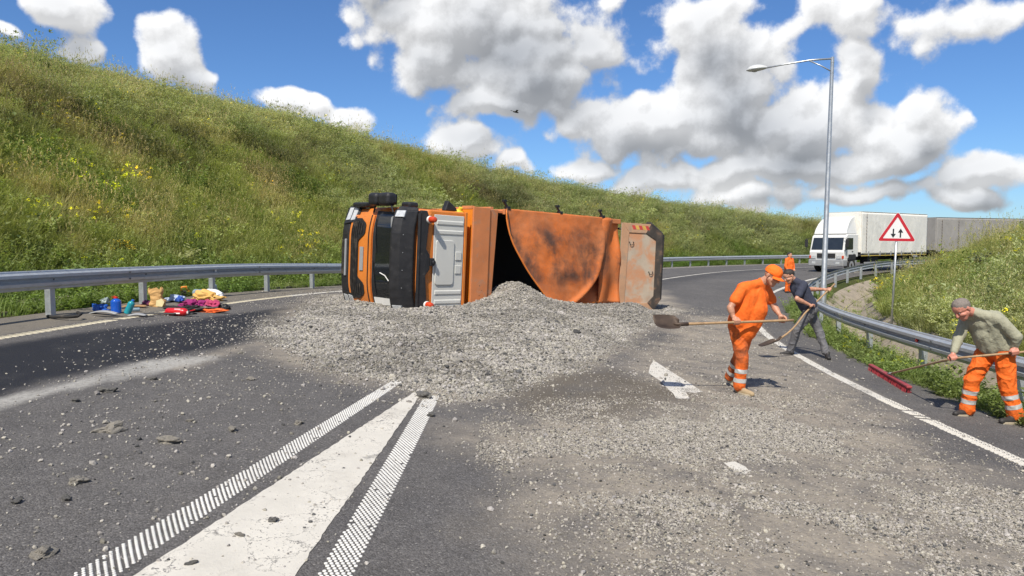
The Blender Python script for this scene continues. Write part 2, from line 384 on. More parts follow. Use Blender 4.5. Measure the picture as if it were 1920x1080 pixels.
def fine_gate(X, Y):
    X, Y = X + (fbm(_n3, X * 2.1, Y * 2.1) - .5) * 1.1, Y + (fbm(_n2, X * 2.1 + 7, Y * 2.1) - .5) * 1.1
    a = fbm(_n2, X * .55 + Y * .25 + 20, Y * 1.1 - X * .35 + 3); b = fbm(_n1, X * 2.2 + 5, Y * 3.2)
    return .10 + .90 * sstep(a + (b - .5) * .6, .36, .58)
def stone_density(X, Y):
    sd = sd_poly(X, Y, P_CORE); nz = fbm(_n2, X * .9 + 40, Y * .9)
    d = 1.0 * sstep(sd + (nz - .5) * .9, -.45, .25)
    d = np.maximum(d, .10 * np.exp(np.minimum(sd, 0) / .7) * sstep(nz, .25, .6) * 1.6)
    n2 = fbm(_n1, X * .8 + 9, Y * .5 + 3)
    d = np.maximum(d, .30 * sstep(sd_poly(X, Y, P_GRAV), -1.2, .8) * fine_gate(X, Y))
    d = np.maximum(d, .05 * sstep(sd_poly(X, Y, P_DUSTY), -.3, .5))
    d = np.maximum(d, .038 * sstep(sd_poly(X, Y, P_SC_L), -1.0, 1.2) * (.4 + 1.2 * nz))
    d = d * (1 - .85 * sstep(sd_poly(X, Y, P_BROWN), -.15, .35))
    r, th = pol(X, Y)
    d = np.where(r < LINE_IN - .1, d * .1 + .004, d)
    return np.where((r < R_IN + .1) | (r > R_OUT), d * .02, d)

# ------------------------------------------------------------------ ground sheet and road
def polar_mesh(name, rs, ths, zf, mat, closed=False):
    RR, TT = np.meshgrid(rs, ths); X, Y = xy(RR, TT); Z = zf(X, Y)
    nr, nt = len(rs), len(ths); co = np.stack([X, Y, Z], -1).reshape(-1, 3)
    fs = []
    for j in range(nt if closed else nt - 1):
        a = j * nr; b = ((j + 1) % nt) * nr
        for i in range(nr - 1): fs.append((a + i, b + i, b + i + 1, a + i + 1))
    me = bpy.data.meshes.new(name); me.from_pydata(co.tolist(), [], fs)
    me.materials.append(mat); me.polygons.foreach_set('use_smooth', [True] * len(me.polygons))
    if me.polygons[len(me.polygons) // 2].normal.z < 0: me.flip_normals()
    o = bpy.data.objects.new(name, me); COL.objects.link(o); return o, X.ravel(), Y.ravel()

def ground_mat():
    m = bpy.data.materials.new('soil_and_turf'); m.use_nodes = True; t = m.node_tree; b = t.nodes['Principled BSDF']
    o = N(t, 'ShaderNodeTexCoord').outputs['Object']
    n1 = noise_n(t, o, .35, 6, .6).outputs[0]; n2 = noise_n(t, o, 5, 6, .7).outputs[0]
    c = mixc(t, maprange(t, n1, .4, .62, 0, 1, True), (.045, .062, .016), (.085, .09, .03))
    c = mixc(t, maprange(t, n2, .5, .72, 0, .8, True), c, (.10, .08, .045))
    link(t, c, b.inputs['Base Color']); b.inputs['Roughness'].default_value = .95; b.inputs['Specular IOR Level'].default_value = .1
    bp = N(t, 'ShaderNodeBump'); bp.inputs['Distance'].default_value = .08; link(t, n2, bp.inputs['Height']); link(t, bp.outputs[0], b.inputs['Normal'])
    return m
def asphalt_mat():
    m = bpy.data.materials.new('worn_asphalt'); m.use_nodes = True; t = m.node_tree; b = t.nodes['Principled BSDF']
    o = N(t, 'ShaderNodeTexCoord').outputs['Object']
    A = lambda nm: N(t, 'ShaderNodeAttribute', attribute_type='GEOMETRY', attribute_name=nm).outputs['Fac']
    big = noise_n(t, o, .5, 5, .6).outputs[0]; mid = noise_n(t, o, 4, 6, .65).outputs[0]
    v = N(t, 'ShaderNodeTexVoronoi'); v.inputs['Scale'].default_value = 95; link(t, o, v.inputs['Vector'])
    vc = N(t, 'ShaderNodeSeparateColor'); link(t, v.outputs['Color'], vc.inputs[0])
    c = mixc(t, maprange(t, big, .35, .65), (.087, .084, .084), (.112, .107, .104))
    c = mixc(t, 1.0, c, maprange(t, mid, .3, .7, .88, 1.12), 'MULTIPLY')
    c = mixc(t, 1.0, c, maprange(t, vc.outputs[0], 0, 1, .62, 1.38), 'MULTIPLY')
    c = mixc(t, maprange(t, vc.outputs[1], .93, .97, 0, .5), c, (.30, .29, .27))
    # tyre-polished bands and hairline cracks
    cr = N(t, 'ShaderNodeTexVoronoi', feature='DISTANCE_TO_EDGE'); cr.inputs['Scale'].default_value = .45
    wv = vmath(t, 'ADD', o, vmath(t, 'MULTIPLY', noise_n(t, o, 2.2, 5, .7).outputs['Color'], (.9, .9, 0))); link(t, wv, cr.inputs['Vector'])
    crk = mth(t, 'MULTIPLY', maprange(t, cr.outputs['Distance'], 0.0, .006, .55, 0), maprange(t, big, .5, .6))
    c = mixc(t, crk, c, (.025, .024, .023))
    dn = noise_n(t, o, 1.7, 8, .7, dist=.6).outputs[0]; dn2 = noise_n(t, o, 26, 4, .7).outputs[0]
    dust = mth(t, 'MULTIPLY', A('dust'), mth(t, 'MULTIPLY', maprange(t, dn, .30, .62, .15, 1.15), maprange(t, dn2, .3, .65, .55, 1.15)), clamp=True)
    c = mixc(t, dust, c, (.36, .315, .25))
    c = mixc(t, mth(t, 'MULTIPLY', A('brown'), maprange(t, dn, .3, .6, .4, 1)), c, (.105, .09, .07))
    wet = mth(t, 'MULTIPLY', A('wet'), maprange(t, dn, .25, .5, .75, 1.0), clamp=True)
    c = mixc(t, mth(t, 'MULTIPLY', wet, .93), c, (.014, .014, .017))
    c = mixc(t, mth(t, 'MULTIPLY', A('pale'), mth(t, 'MULTIPLY', maprange(t, dn2, .35, .62, .45, 1.0), maprange(t, dn, .3, .55, .55, 1.0))), c, (.42, .41, .38))
    tan = mth(t, 'MULTIPLY', A('tan'), maprange(t, dn, .25, .6, .5, 1.0))
    c = mixc(t, tan, c, (.21, .185, .145))
    link(t, c, b.inputs['Base Color'])
    rg = N(t, 'ShaderNodeMix'); link(t, wet, rg.inputs[0]); rg.inputs[2].default_value = .86; rg.inputs[3].default_value = .62; link(t, rg.outputs[0], b.inputs['Roughness'])
    b.inputs['Specular IOR Level'].default_value = .3
    h = mth(t, 'ADD', mth(t, 'MULTIPLY', v.outputs['Distance'], -1.0), mth(t, 'MULTIPLY', mid, .6))
    bp = N(t, 'ShaderNodeBump'); bp.inputs['Strength'].default_value = .8; bp.inputs['Distance'].default_value = .006; link(t, h, bp.inputs['Height']); link(t, bp.outputs[0], b.inputs['Normal'])
    return m

rs = np.concatenate([[0.5, 10, 20, 30, 36, 40], np.arange(41, 48.9, .4), [48.9, 49.3, 49.7, 50.0, 50.3, 50.7, 51.05, 51.3, 51.5, 51.9, 52.2], np.arange(54, 66, 2), [66.1, 66.4, 66.9, 67.3, 67.7, 68.2], np.arange(68.6, 92, .4), [94, 98, 105, 120, 150, 200, 300, 500, 900]])
ths = np.concatenate([np.arange(-.5, 1.7, .009), np.arange(1.7, 2 * math.pi - .5, .05)])
ground, gx, gy = polar_mesh('ground', rs, ths, T, ground_mat(), closed=True); tag(ground, kind='structure')

rs = np.linspace(R_IN, R_OUT, 118); ths = np.concatenate([np.arange(-.8, -.12, .02), np.arange(-.12, .36, .0021), np.arange(.36, 1.9, .012)])
road, rx, ry = polar_mesh('road', rs, ths, lambda X, Y: Zr(X, Y), asphalt_mat()); tag(road, kind='structure')
rr, rt = pol(rx, ry); nzr = fbm(_n3, rx * 1.3, ry * 1.3)
front = ry > 2.0
wet = sstep(sd_poly(rx, ry, P_WET) + (nzr - .5) * .35, -.12, .16)
ld = sstep(sd_poly(rx, ry, P_STREAK) + (nzr - .5) * .16, -.07, .06)
ld2 = 1 - sstep(sd_line(rx, ry, L_DUST2) + (nzr - .5) * .12, .05, .2)
core = sstep(sd_poly(rx, ry, P_CORE) + (nzr - .5) * .8, -.9, .3)
dusty = .78 * sstep(sd_poly(rx, ry, P_DUSTY) + (nzr - .5) * 1.4, -.6, .8)
grv = .80 * sstep(sd_poly(rx, ry, P_GRAV) + (nzr - .5) * .8, -.5, .4) * fine_gate(rx, ry)
shoulder_in = (rr < LINE_IN - .15)
dust = np.maximum.reduce([ld * .2, ld2 * .6, core, dusty, grv, np.full_like(rx, .05)])
dust = np.where(shoulder_in, np.minimum(dust, .07), dust)
swp = np.exp(-((rr - 55.0) / .55) ** 2) * .28 * (ry < 14) * (ry > 3)          # brushed streaks along the inner lane
wetm = np.maximum(wet * front, .42 * np.exp(-((rr - 58.6) / 1.0) ** 2) * sstep(ry, 19, 26))
tanm = np.maximum(.75 * sstep(rr, LINE_OUT + .02, LINE_OUT + .35) * (1 - wet), .3 * (1 - sstep(rr, R_IN, R_IN + .35)))
for nm, arr in (('pale', ld), ('dust', dust), ('wet', wetm * (1 - ld) * (1 - core)), ('tan', tanm), ('brown', .9 * sstep(sd_poly(rx, ry, P_BROWN) + (nzr - .5) * .6, -.25, .4))):
    attr(road.data, nm, 'FLOAT', arr.astype(np.float32))

# ------------------------------------------------------------------ road markings
def paint_mat(name, col, chip=.5, dustamt=.25, cracks=True):
    m = bpy.data.materials.new(name); m.use_nodes = True; t = m.node_tree; b = t.nodes['Principled BSDF']
    o = N(t, 'ShaderNodeTexCoord').outputs['Object']
    n1 = noise_n(t, o, 3, 6, .65).outputs[0]; n2 = noise_n(t, o, 45, 5, .7).outputs[0]
    c = mixc(t, 1.0, col, maprange(t, n1, .3, .7, .86, 1.06), 'MULTIPLY')
    c = mixc(t, maprange(t, noise_n(t, o, 1.2, 7, .7).outputs[0], .5, .75, 0, dustamt * 2, True), c, (.36, .33, .28))
    if cracks:
        cr = N(t, 'ShaderNodeTexVoronoi', feature='DISTANCE_TO_EDGE'); cr.inputs['Scale'].default_value = 3.2
        link(t, vmath(t, 'ADD', o, vmath(t, 'MULTIPLY', noise_n(t, o, 7, 5, .7).outputs['Color'], (.28, .28, 0))), cr.inputs['Vector'])
        k = mth(t, 'MULTIPLY', maprange(t, cr.outputs['Distance'], .004, .013, 1, 0), maprange(t, n1, .42, .56))
        c = mixc(t, mth(t, 'MULTIPLY', k, .75), c, (.10, .095, .09))
    chipf = maprange(t, mth(t, 'ADD', n2, mth(t, 'MULTIPLY', n1, .5)), .98 - chip * .14, 1.03 - chip * .12, 0, .9, True)
    c = mixc(t, chipf, c, (.085, .083, .083))
    link(t, c, b.inputs['Base Color']); b.inputs['Roughness'].default_value = .75
    bp = N(t, 'ShaderNodeBump'); bp.inputs['Distance'].default_value = .003; link(t, n2, bp.inputs['Height']); link(t, bp.outputs[0], b.inputs['Normal'])
    return m
WHITE = paint_mat('road_paint_white', (.63, .60, .53), chip=.9, dustamt=.35); WHITE_W = paint_mat('road_paint_worn', (.66, .63, .56), chip=1.3, dustamt=.6, cracks=False)
CREAM = paint_mat('road_paint_cream', (.66, .60, .45), chip=.9, dustamt=.4, cracks=False); DOTW = paint_mat('road_paint_dots', (.76, .75, .71), chip=.2, dustamt=.15, cracks=False)
def lay(p, dz): return Vector((p[0], p[1], float(Zr(p[0], p[1])) + dz))
def on_line(A, B, t): return (A[0] + (B[0] - A[0]) * t, A[1] + (B[1] - A[1]) * t)
markings = empty('road_marking', (0, 0, 0)); tag(markings, kind='structure')
def strip(name, Ls, Rs, mat, dz=.004, ragged=.006, step=.06, thick=False):
    """flat paint between two world lines"""
    A0, A1 = Ls; B0, B1 = Rs; n = max(4, int(math.dist(A0, A1) / step)); vs = []; fs = []
    rg = random.Random(len(name))
    for i in range(n + 1):
        t = i / n; a = on_line(A0, A1, t); b = on_line(B0, B1, t); w = math.dist(a, b) + 1e-6
        ja = rg.uniform(-1, 1) * ragged / w; jb = rg.uniform(-1, 1) * ragged / w
        pa = on_line(a, b, ja); pb = on_line(a, b, 1 + jb)
        vs += [lay(pa, dz), lay(on_line(pa, pb, .33), dz), lay(on_line(pa, pb, .67), dz), lay(pb, dz)]
        if i: k = 4 * i; fs += [(k - 4 + j, k - 3 + j, k + 1 + j, k + j) for j in range(3)]
    mb = MB().add(vs, fs); o = mb.build(name, mat, markings)
    if o.data.polygons[0].normal.z < 0: o.data.flip_normals()
    return o
def ext(a, b, t): return (a[0] + (b[0] - a[0]) * t, a[1] + (b[1] - a[1]) * t)
g2 = lambda u, v: tuple(G(u, v)[:2])
wl0, wl1 = g2(790, 727), g2(252, 1080); wr0, wr1 = g2(798, 727), g2(552, 1080)
strip('solid_wedge', (wl0, ext(wl0, wl1, 1.7)), (wr0, ext(wr0, wr1, 1.7)), WHITE)
def dots(name, L0, L1, R0, R1, across):
    far = 1.6; L1 = ext(L0, L1, far); R1 = ext(R0, R1, far); mb = MB(); rg = random.Random(5)
    ln = math.dist(L0, L1); w = math.dist(L0, R0); sp = w / across; rows = int(ln / (sp * .95))
    ca = [(math.cos(k * math.pi / 5), math.sin(k * math.pi / 5)) for k in range(10)]
    for j in range(rows):
        t = j / rows; a = on_line(L0, L1, t); b = on_line(R0, R1, t)
        for i in range(across):
            if rg.random() < .012: continue
            p = on_line(a, b, (i + .5 + (.5 if j % 2 else 0)) / (across + .5)); rr_ = sp * rg.uniform(.315, .37)
            z0 = lay(p, 0).z; vs = []
            for zz, kk in ((.001, 1.03), (.005, .93)):
                vs += [(p[0] + c * rr_ * kk, p[1] + s_ * rr_ * kk, z0 - BANK * c * rr_ * kk + zz) for c, s_ in ca]
            mb.add(vs, [tuple(range(10, 20))] + [(k, (k + 1) % 10, 10 + (k + 1) % 10, 10 + k) for k in range(10)])
    o = mb.build(name, DOTW, markings, smooth=False); tag(o, kind='stuff'); return o
dots('raised_dots', g2(738, 712), g2(128, 1080), g2(756, 716), g2(222, 1080), 6)
dots('raised_dots', g2(796, 742), g2(592, 1080), g2(826, 742), g2(664, 1080), 6)
# inner edge line: plain far off, ribbed near; outer edge line: slanted cream ribs
def arc_strip(name, r0, r1, t0, t1, mat, dz=.004):
    ts = np.linspace(t0, t1, max(2, int((t1 - t0) * 60 / .25))); vs = []; fs = []
    for i, th in enumerate(ts):
        for r in (r0 + random.uniform(-.006, .006), r1 + random.uniform(-.006, .006)):
            X, Y = xy(r, th); vs.append((float(X), float(Y), float(Zr(X, Y)) + dz))
        if i: fs.append((2 * i - 2, 2 * i, 2 * i + 1, 2 * i - 1))
    o = MB().add(vs, fs).build(name, mat, markings)
    if o.data.polygons[0].normal.z < 0: o.data.flip_normals()
    return o
th_at = lambda u, v: float(pol(*G(u, v)[:2])[1])
arc_strip('edge_line', LINE_IN - .09, LINE_IN + .09, th_at(1640, 748), 1.2, WHITE_W)
arc_strip('edge_line', LINE_OUT - .08, LINE_OUT + .08, th_at(560, 556), 1.6, WHITE_W)
arc_strip('lane_line', 59.3, 59.45, .34, 1.5, WHITE_W)
def rib_mesh(name, along, across, slant, mat):
    mb = MB(); vs = []
    for z, k in ((0.001, 1.0), (.009, .86)):
        for sx, sy in ((-1, -1), (1, -1), (1, 1), (-1, 1)): vs.append((sx * across / 2 * (k if z > .005 else 1), sy * along / 2 * k + sx * slant / 2, z))
    mb.add(vs, [(4, 5, 6, 7), (0, 1, 5, 4), (1, 2, 6, 5), (2, 3, 7, 6), (3, 0, 4, 7)]); return mb.mesh(name, mat)
rib_in = [rib_mesh('painted_rib', .045, .20, .0, WHITE_W), rib_mesh('painted_rib', .05, .185, .004, WHITE_W)]; rib_out = rib_mesh('painted_rib', .050, .17, .10, CREAM)
def ribs(rad, t0, t1, step, mes, flip=1):
    th = t0
    while th < t1:
        X, Y = xy(rad + random.uniform(-.006, .006), th); X = float(X); Y = float(Y)
        if random.random() > .03:
            inst('painted_rib', random.choice(mes), markings, (X, Y, float(Zr(X, Y)) + .001), (0, BANK * (1 if Y < 18 else .8), -th + random.uniform(-.02, .02)))
        th += step / rad
ribs(LINE_IN, -.09, th_at(1640, 748), .073, rib_in)
ribs(LINE_OUT, -.05, th_at(560, 556), .125, [rib_out])
def flat_poly(name, pix, mat, dz=.004):
    P = [lay(g2(*p), dz) for p in pix]; o = MB().add(P, [tuple(range(len(P)))]).build(name, mat, markings)
    if o.data.polygons[0].normal.z < 0: o.data.flip_normals()
    return o
flat_poly('lane_arrow', [(1226, 676), (1250, 692), (1284, 713), (1318, 735), (1302, 737), (1285, 735), (1290, 742), (1292, 748), (1268, 748), (1262, 738), (1252, 730), (1240, 716), (1216, 700), (1219, 686)], WHITE_W)
flat_poly('lane_arrow', [(1356, 868), (1378, 866), (1398, 876), (1406, 885), (1396, 890), (1374, 882)], WHITE_W)

# ------------------------------------------------------------------ gravel
def gravel_mat():
    m = bpy.data.materials.new('crushed_gravel'); m.use_nodes = True; t = m.node_tree; b = t.nodes['Principled BSDF']
    o = N(t, 'ShaderNodeTexCoord').outputs['Object']
    v = N(t, 'ShaderNodeTexVoronoi'); v.inputs['Scale'].default_value = 48; link(t, o, v.inputs['Vector'])
    s = N(t, 'ShaderNodeSeparateColor'); link(t, v.outputs['Color'], s.inputs[0])
    c = mixc(t, s.outputs[0], (.14, .125, .10), (.40, .36, .295))
    big = noise_n(t, o, .9, 6, .65).outputs[0]
    c = mixc(t, maprange(t, big, .5, .66, 0, .6, True), c, (.11, .10, .09))
    link(t, c, b.inputs['Base Color']); b.inputs['Roughness'].default_value = .92
    h = mth(t, 'MULTIPLY', v.outputs['Distance'], -1.0); bp = N(t, 'ShaderNodeBump'); bp.inputs['Distance'].default_value = .035; link(t, h, bp.inputs['Height']); link(t, bp.outputs[0], b.inputs['Normal'])
    return m
gxs = np.arange(-6.5, 6.0, .07); gys = np.arange(7.0, 21.5, .07); GX, GY = np.meshgrid(gxs, gys); MH = mound(GX, GY); SD = sd_poly(GX, GY, P_CORE)
GZ = Zr(GX, GY) + MH; co = np.stack([GX, GY, GZ], -1).reshape(-1, 3); ok = (SD > -.45).ravel(); nx = len(gxs); fs = []
idx = np.arange(len(co)).reshape(GX.shape); q = np.stack([idx[:-1, :-1], idx[:-1, 1:], idx[1:, 1:], idx[1:, :-1]], -1).reshape(-1, 4); q = q[ok[q].all(1)]
used = np.unique(q); rem = np.full(len(co), -1); rem[used] = np.arange(len(used))
me = bpy.data.meshes.new('gravel_mound'); me.from_pydata(co[used].tolist(), [], rem[q].tolist()); me.materials.append(gravel_mat()); me.polygons.foreach_set('use_smooth', [True] * len(me.polygons))
gm = bpy.data.objects.new('gravel_mound', me); COL.objects.link(gm)
tag(gm, 'heap of grey crushed gravel spilled in front of the overturned truck', 'gravel', kind='stuff')

def rock_mesh(name, seed, sub=1, flat=.7, rough=.35, mat=None):
    bm = bmesh.new(); bmesh.ops.create_icosphere(bm, subdivisions=sub, radius=.5); off = Vector((seed * 7.3, seed * 3.1, seed * 1.7)); rg = random.Random(seed)
    ax = [rg.uniform(.75, 1.15), rg.uniform(.6, 1.0), flat]
    for v in bm.verts:
        k = 1 + rough * (mnoise.noise(v.co * 2.2 + off) * 1.3 + mnoise.noise(v.co * 6 + off) * .5)
        v.co = Vector((v.co.x * ax[0], v.co.y * ax[1], v.co.z * ax[2])) * k
    me = bpy.data.meshes.new(name); bm.to_mesh(me); bm.free()
    if mat: me.materials.append(mat)
    return me
STONE = inst_tint_mat('loose_stone', .92, var=.18, vscale=6)
stone_col = proto_col('stone_kinds', [rock_mesh('stone', i + 1, 1, .55 + .06 * i, .4, STONE) for i in range(7)])
def stones():
    n = 1250000; X = RNG.uniform(-8, 9.2, n); Y = RNG.uniform(2.6, 24, n)
    u, v = PX(X, Y, Zr(X, Y)); k = (u > -40) & (u < 1960) & (v < 1130); X, Y, u, v = X[k], Y[k], u[k], v[k]
    d = stone_density(X, Y); keep = RNG.random(len(X)) < d; X, Y = X[keep], Y[keep]; d = d[keep]
    sd = sd_poly(X, Y, P_CORE); z = Zr(X, Y) + np.maximum(mound(X, Y), 0)
    s = RNG.lognormal(np.log(.0155), .45, len(X)); s = np.where(sd > 0, s * 1.35, s); s = np.where(sd_poly(X, Y, P_GRAV) > -.3, s * .82, s); s = np.clip(s, .008, .085)
    bigm = (RNG.random(len(X)) < .004); s = np.where(bigm, s * 2.0, s)
    b = RNG.beta(1.8, 1.9, len(X)); blot = sstep(fbm(_n2, X * 1.1, Y * 1.1), .48, .62) * (sd > -.5)
    b = np.clip(b - blot * .26, 0, 1); val = .15 + .31 * b
    tint = np.stack([val * 1.05, val * .99, val * RNG.uniform(.82, .95, len(X))], -1)
    dark = RNG.random(len(X)) < .07; tint[dark] = np.array([.085, .085, .085]) * RNG.uniform(.6, 1.3, (dark.sum(), 1))
    rot = RNG.uniform(-.5, .5, (len(X), 3)); rot[:, 2] = RNG.uniform(0, 6.28, len(X))
    z = z + s * .18
    scatter('loose_gravel', np.stack([X, Y, z], -1), rot, np.stack([s * RNG.uniform(.8, 1.4, len(X)), s, s], -1), RNG.integers(0, 7, len(X)), tint, stone_col,
            label='loose grey gravel stones strewn over the road and the heap', cat='gravel', kind='stuff')
    return len(X)
def fine_stones():
    n = 800000; X = RNG.uniform(-.3, 6.6, n); Y = RNG.uniform(3.0, 10.2, n); u, v = PX(X, Y, Zr(X, Y)); k = (u > 700) & (u < 1960) & (v < 1120)
    X, Y = X[k], Y[k]; r, th = pol(X, Y)
    d = .60 * sstep(sd_poly(X, Y, P_GRAV) + (fbm(_n3, X * 1.3, Y * 1.3) - .5) * .8, -1.2, .6) * fine_gate(X, Y) ** 1.5 + .02 * sstep(sd_poly(X, Y, P_DUSTY), -.3, .6)
    d = np.where(r < LINE_IN - .05, d * .04, d); k = RNG.random(len(X)) < d; X, Y = X[k], Y[k]
    s = np.clip(RNG.lognormal(np.log(.0115), .40, len(X)), .006, .035); val = .16 + .28 * RNG.beta(1.7, 1.7, len(X))
    tint = np.stack([val * 1.06, val * .985, val * RNG.uniform(.80, .92, len(X))], -1); dark = RNG.random(len(X)) < .13; tint[dark] = np.array([.09, .09, .088]) * RNG.uniform(.6, 1.3, (dark.sum(), 1))
    rot = RNG.uniform(-.5, .5, (len(X), 3)); rot[:, 2] = RNG.uniform(0, 6.28, len(X))
    scatter('fine_gravel', np.stack([X, Y, Zr(X, Y) + s * .15], -1), rot, np.stack([s * RNG.uniform(.8, 1.4, len(X)), s, s * .8], -1), RNG.integers(0, 7, len(X)), tint, stone_col,
            label='fine pale gravel spread thin over the near lane on the right', cat='gravel', kind='stuff'); return len(X)
print('stones', stones(), fine_stones())
# ------------------------------------------------------------------ guard rails
GALV = M('galvanised_steel', (.46, .49, .51), .45, .45, .12, 9, .05, 60, dirt=(.22, .21, .19), dirt_amt=.15, dirt_scale=5)
GALV_P = M('galvanised_post', (.42, .45, .47), .5, .6, .14, 12, dirt=(.2, .19, .17), dirt_amt=.2, dirt_scale=8)
RED_REFL = M('red_reflector', (.6, .02, .02), .25, 0, .05); WHITE_REFL = M('white_reflector', (.8, .8, .78), .3, 0, .05)
BOLT = M('bolt_steel', (.16, .165, .17), .4, .8, .2)
def guardrail(name, rad, side, t0, t1, post_step, label, refl):
    """side +1: traffic face looks towards larger radius, -1: towards smaller"""
    root = empty(name, (0, 0, 0)); tag(root, label, 'guardrail')
    prof = [(.0, .31), (.012, .30), (.020, .275), (.078, .245), (.082, .20), (.020, .172), (.010, .155), (.020, .138), (.082, .11), (.078, .065), (.020, .035), (.012, .01), (.0, .0)]
    L = 4 * post_step / rad / 2; th = t0; k = 0
    while th < t1:
        vs = []; nseg = 8; te = min(th + L * 1.0 + .012 / rad * 20, t1 + L); prf = prof
        for i in range(nseg + 1):
            q = th + (te - th) * i / nseg
            for (dx, dz) in prf:
                X, Y = xy(rad + side * (dx + .003 * (k % 2)), q); vs.append((float(X), float(Y), float(Zr(*xy(rad, q))) + .44 + dz))
        m = len(prf); fs = [(i * m + j, i * m + j + 1, (i + 1) * m + j + 1, (i + 1) * m + j) for i in range(nseg) for j in range(m - 1)]
        MB().add(vs, fs).build('rail_beam', GALV, root, solid=.004)
        jX, jY = xy(rad + side * .088, th + .15 / rad); jz = float(Zr(*xy(rad, th)))
        for dz in (.22, .09):
            o = inst('bolt', bolt_me, root, (float(jX), float(jY), jz + .44 + dz), (0, 0, -th + (0 if side > 0 else math.pi)))
        th += L; k += 1
    th = t0 + .3 * post_step / rad; j = 0
    while th < t1:
        X, Y = xy(rad - side * .06, th); X = float(X); Y = float(Y); z = float(Zr(X, Y))
        o = inst('post', post_me if side < 0 else post_me2, root, (X, Y, z - .05), (0, 0, -th + (0 if side > 0 else math.pi)))
        X2, Y2 = xy(rad + side * .012, th); inst('bolt', bolt_me, root, (float(X2), float(Y2), z + .595), (0, 0, -th + (0 if side > 0 else math.pi)))
        if j % refl == 1:
            inst('reflector', refl_red if side > 0 else refl_white, root, (float(xy(rad + side * .03, th)[0]), float(xy(rad + side * .03, th)[1]), z + .595), (0, 0, -th + (0 if side > 0 else math.pi)))
        th += post_step / rad; j += 1
    return root
# C-section post: web with two flanges, open to the side
mb = MB(); mb.prism([(-.05, -.055, 0), (.05, -.055, 0), (.05, -.045, 0), (-.04, -.045, 0), (-.04, .045, 0), (.05, .045, 0), (.05, .055, 0), (-.05, .055, 0)], (0, 0, .76)); post_me = mb.mesh('post', GALV_P)
mb = MB(); mb.prism([(-.03, -.06, 0), (.07, -.06, 0), (.07, -.05, 0), (-.02, -.05, 0), (-.02, .05, 0), (.07, .05, 0), (.07, .06, 0), (-.03, .06, 0)], (0, 0, .70)); post_me2 = mb.mesh('post', GALV_P)
# local -X is the outward radial direction at theta 0, so +side faces use it
bolt_me = MB().lathe([(0, .018), (.012, .018), (.02, .010)], (0, 0, 0), (-1, 0, 0), 8).mesh('bolt', BOLT)
refl_red = MB().lathe([(0, .045), (.012, .045), (.02, .036)], (0, 0, 0), (-1, 0, 0), 14).mesh('reflector', RED_REFL)
refl_white = MB().box((-.02, -.03, -.025), (0, .03, .025)).mesh('reflector', WHITE_REFL)
guardrail('guardrail', RAIL_OUT, -1, -.18, 1.35, 2.45, 'long grey steel guardrail along the foot of the high left slope', 4)
guardrail('guardrail', RAIL_IN, 1, -.10, 1.05, 2.75, 'grey steel guardrail curving past the sweeping worker on the right', 3)

# ------------------------------------------------------------------ concrete ditch on the inside, gutter on the outside
CONC = M('weathered_concrete', (.31, .265, .205), .9, 0, .18, 3, .3, 30, dirt=(.16, .14, .11), dirt_amt=.35, dirt_scale=1.6)
def slab(parent, r0, o0, r1, o1, ta, tb, jit=.012):
    vs = []; g = .008; j = [random.uniform(-jit, jit) for _ in range(4)]
    for dz in (-.08, 0):
        for (r, o, t_, jj) in ((r0, o0, ta + g / r0, j[0]), (r1, o1, ta + g / r1, j[1]), (r1, o1, tb - g / r1, j[2]), (r0, o0, tb - g / r0, j[3])):
            X, Y = xy(r, t_); vs.append((float(X), float(Y), float(Zr(*xy(min(max(r, 51.3), 66.8), t_))) + o + dz + jj))
    return MB().hexa(vs[:4], vs[4:]).build('concrete_slab', CONC, parent)
ditch = empty('drainage_ditch'); tag(ditch, 'tan concrete slab ditch between the right guardrail and the grassy bank', 'ditch')
th = -.06
while th < .72:
    tb = th + .85 / 50
    slab(ditch, 51.05, -.09, 50.32, -.56, th, tb); slab(ditch, 50.30, -.57, 49.72, -.57, th, tb); slab(ditch, 49.70, -.56, 48.95, .08, th, tb)
    th = tb
gutter = empty('concrete_gutter'); tag(gutter, 'low concrete gutter strip behind the left guardrail, half grown over', 'gutter')
th = -.1
while th < .42:
    tb = th + 1.0 / 67; slab(gutter, 66.85, .0, 67.55, -.02, th, tb, .008); slab(gutter, 67.57, .02, 67.75, .10, th, tb, .008); th = tb
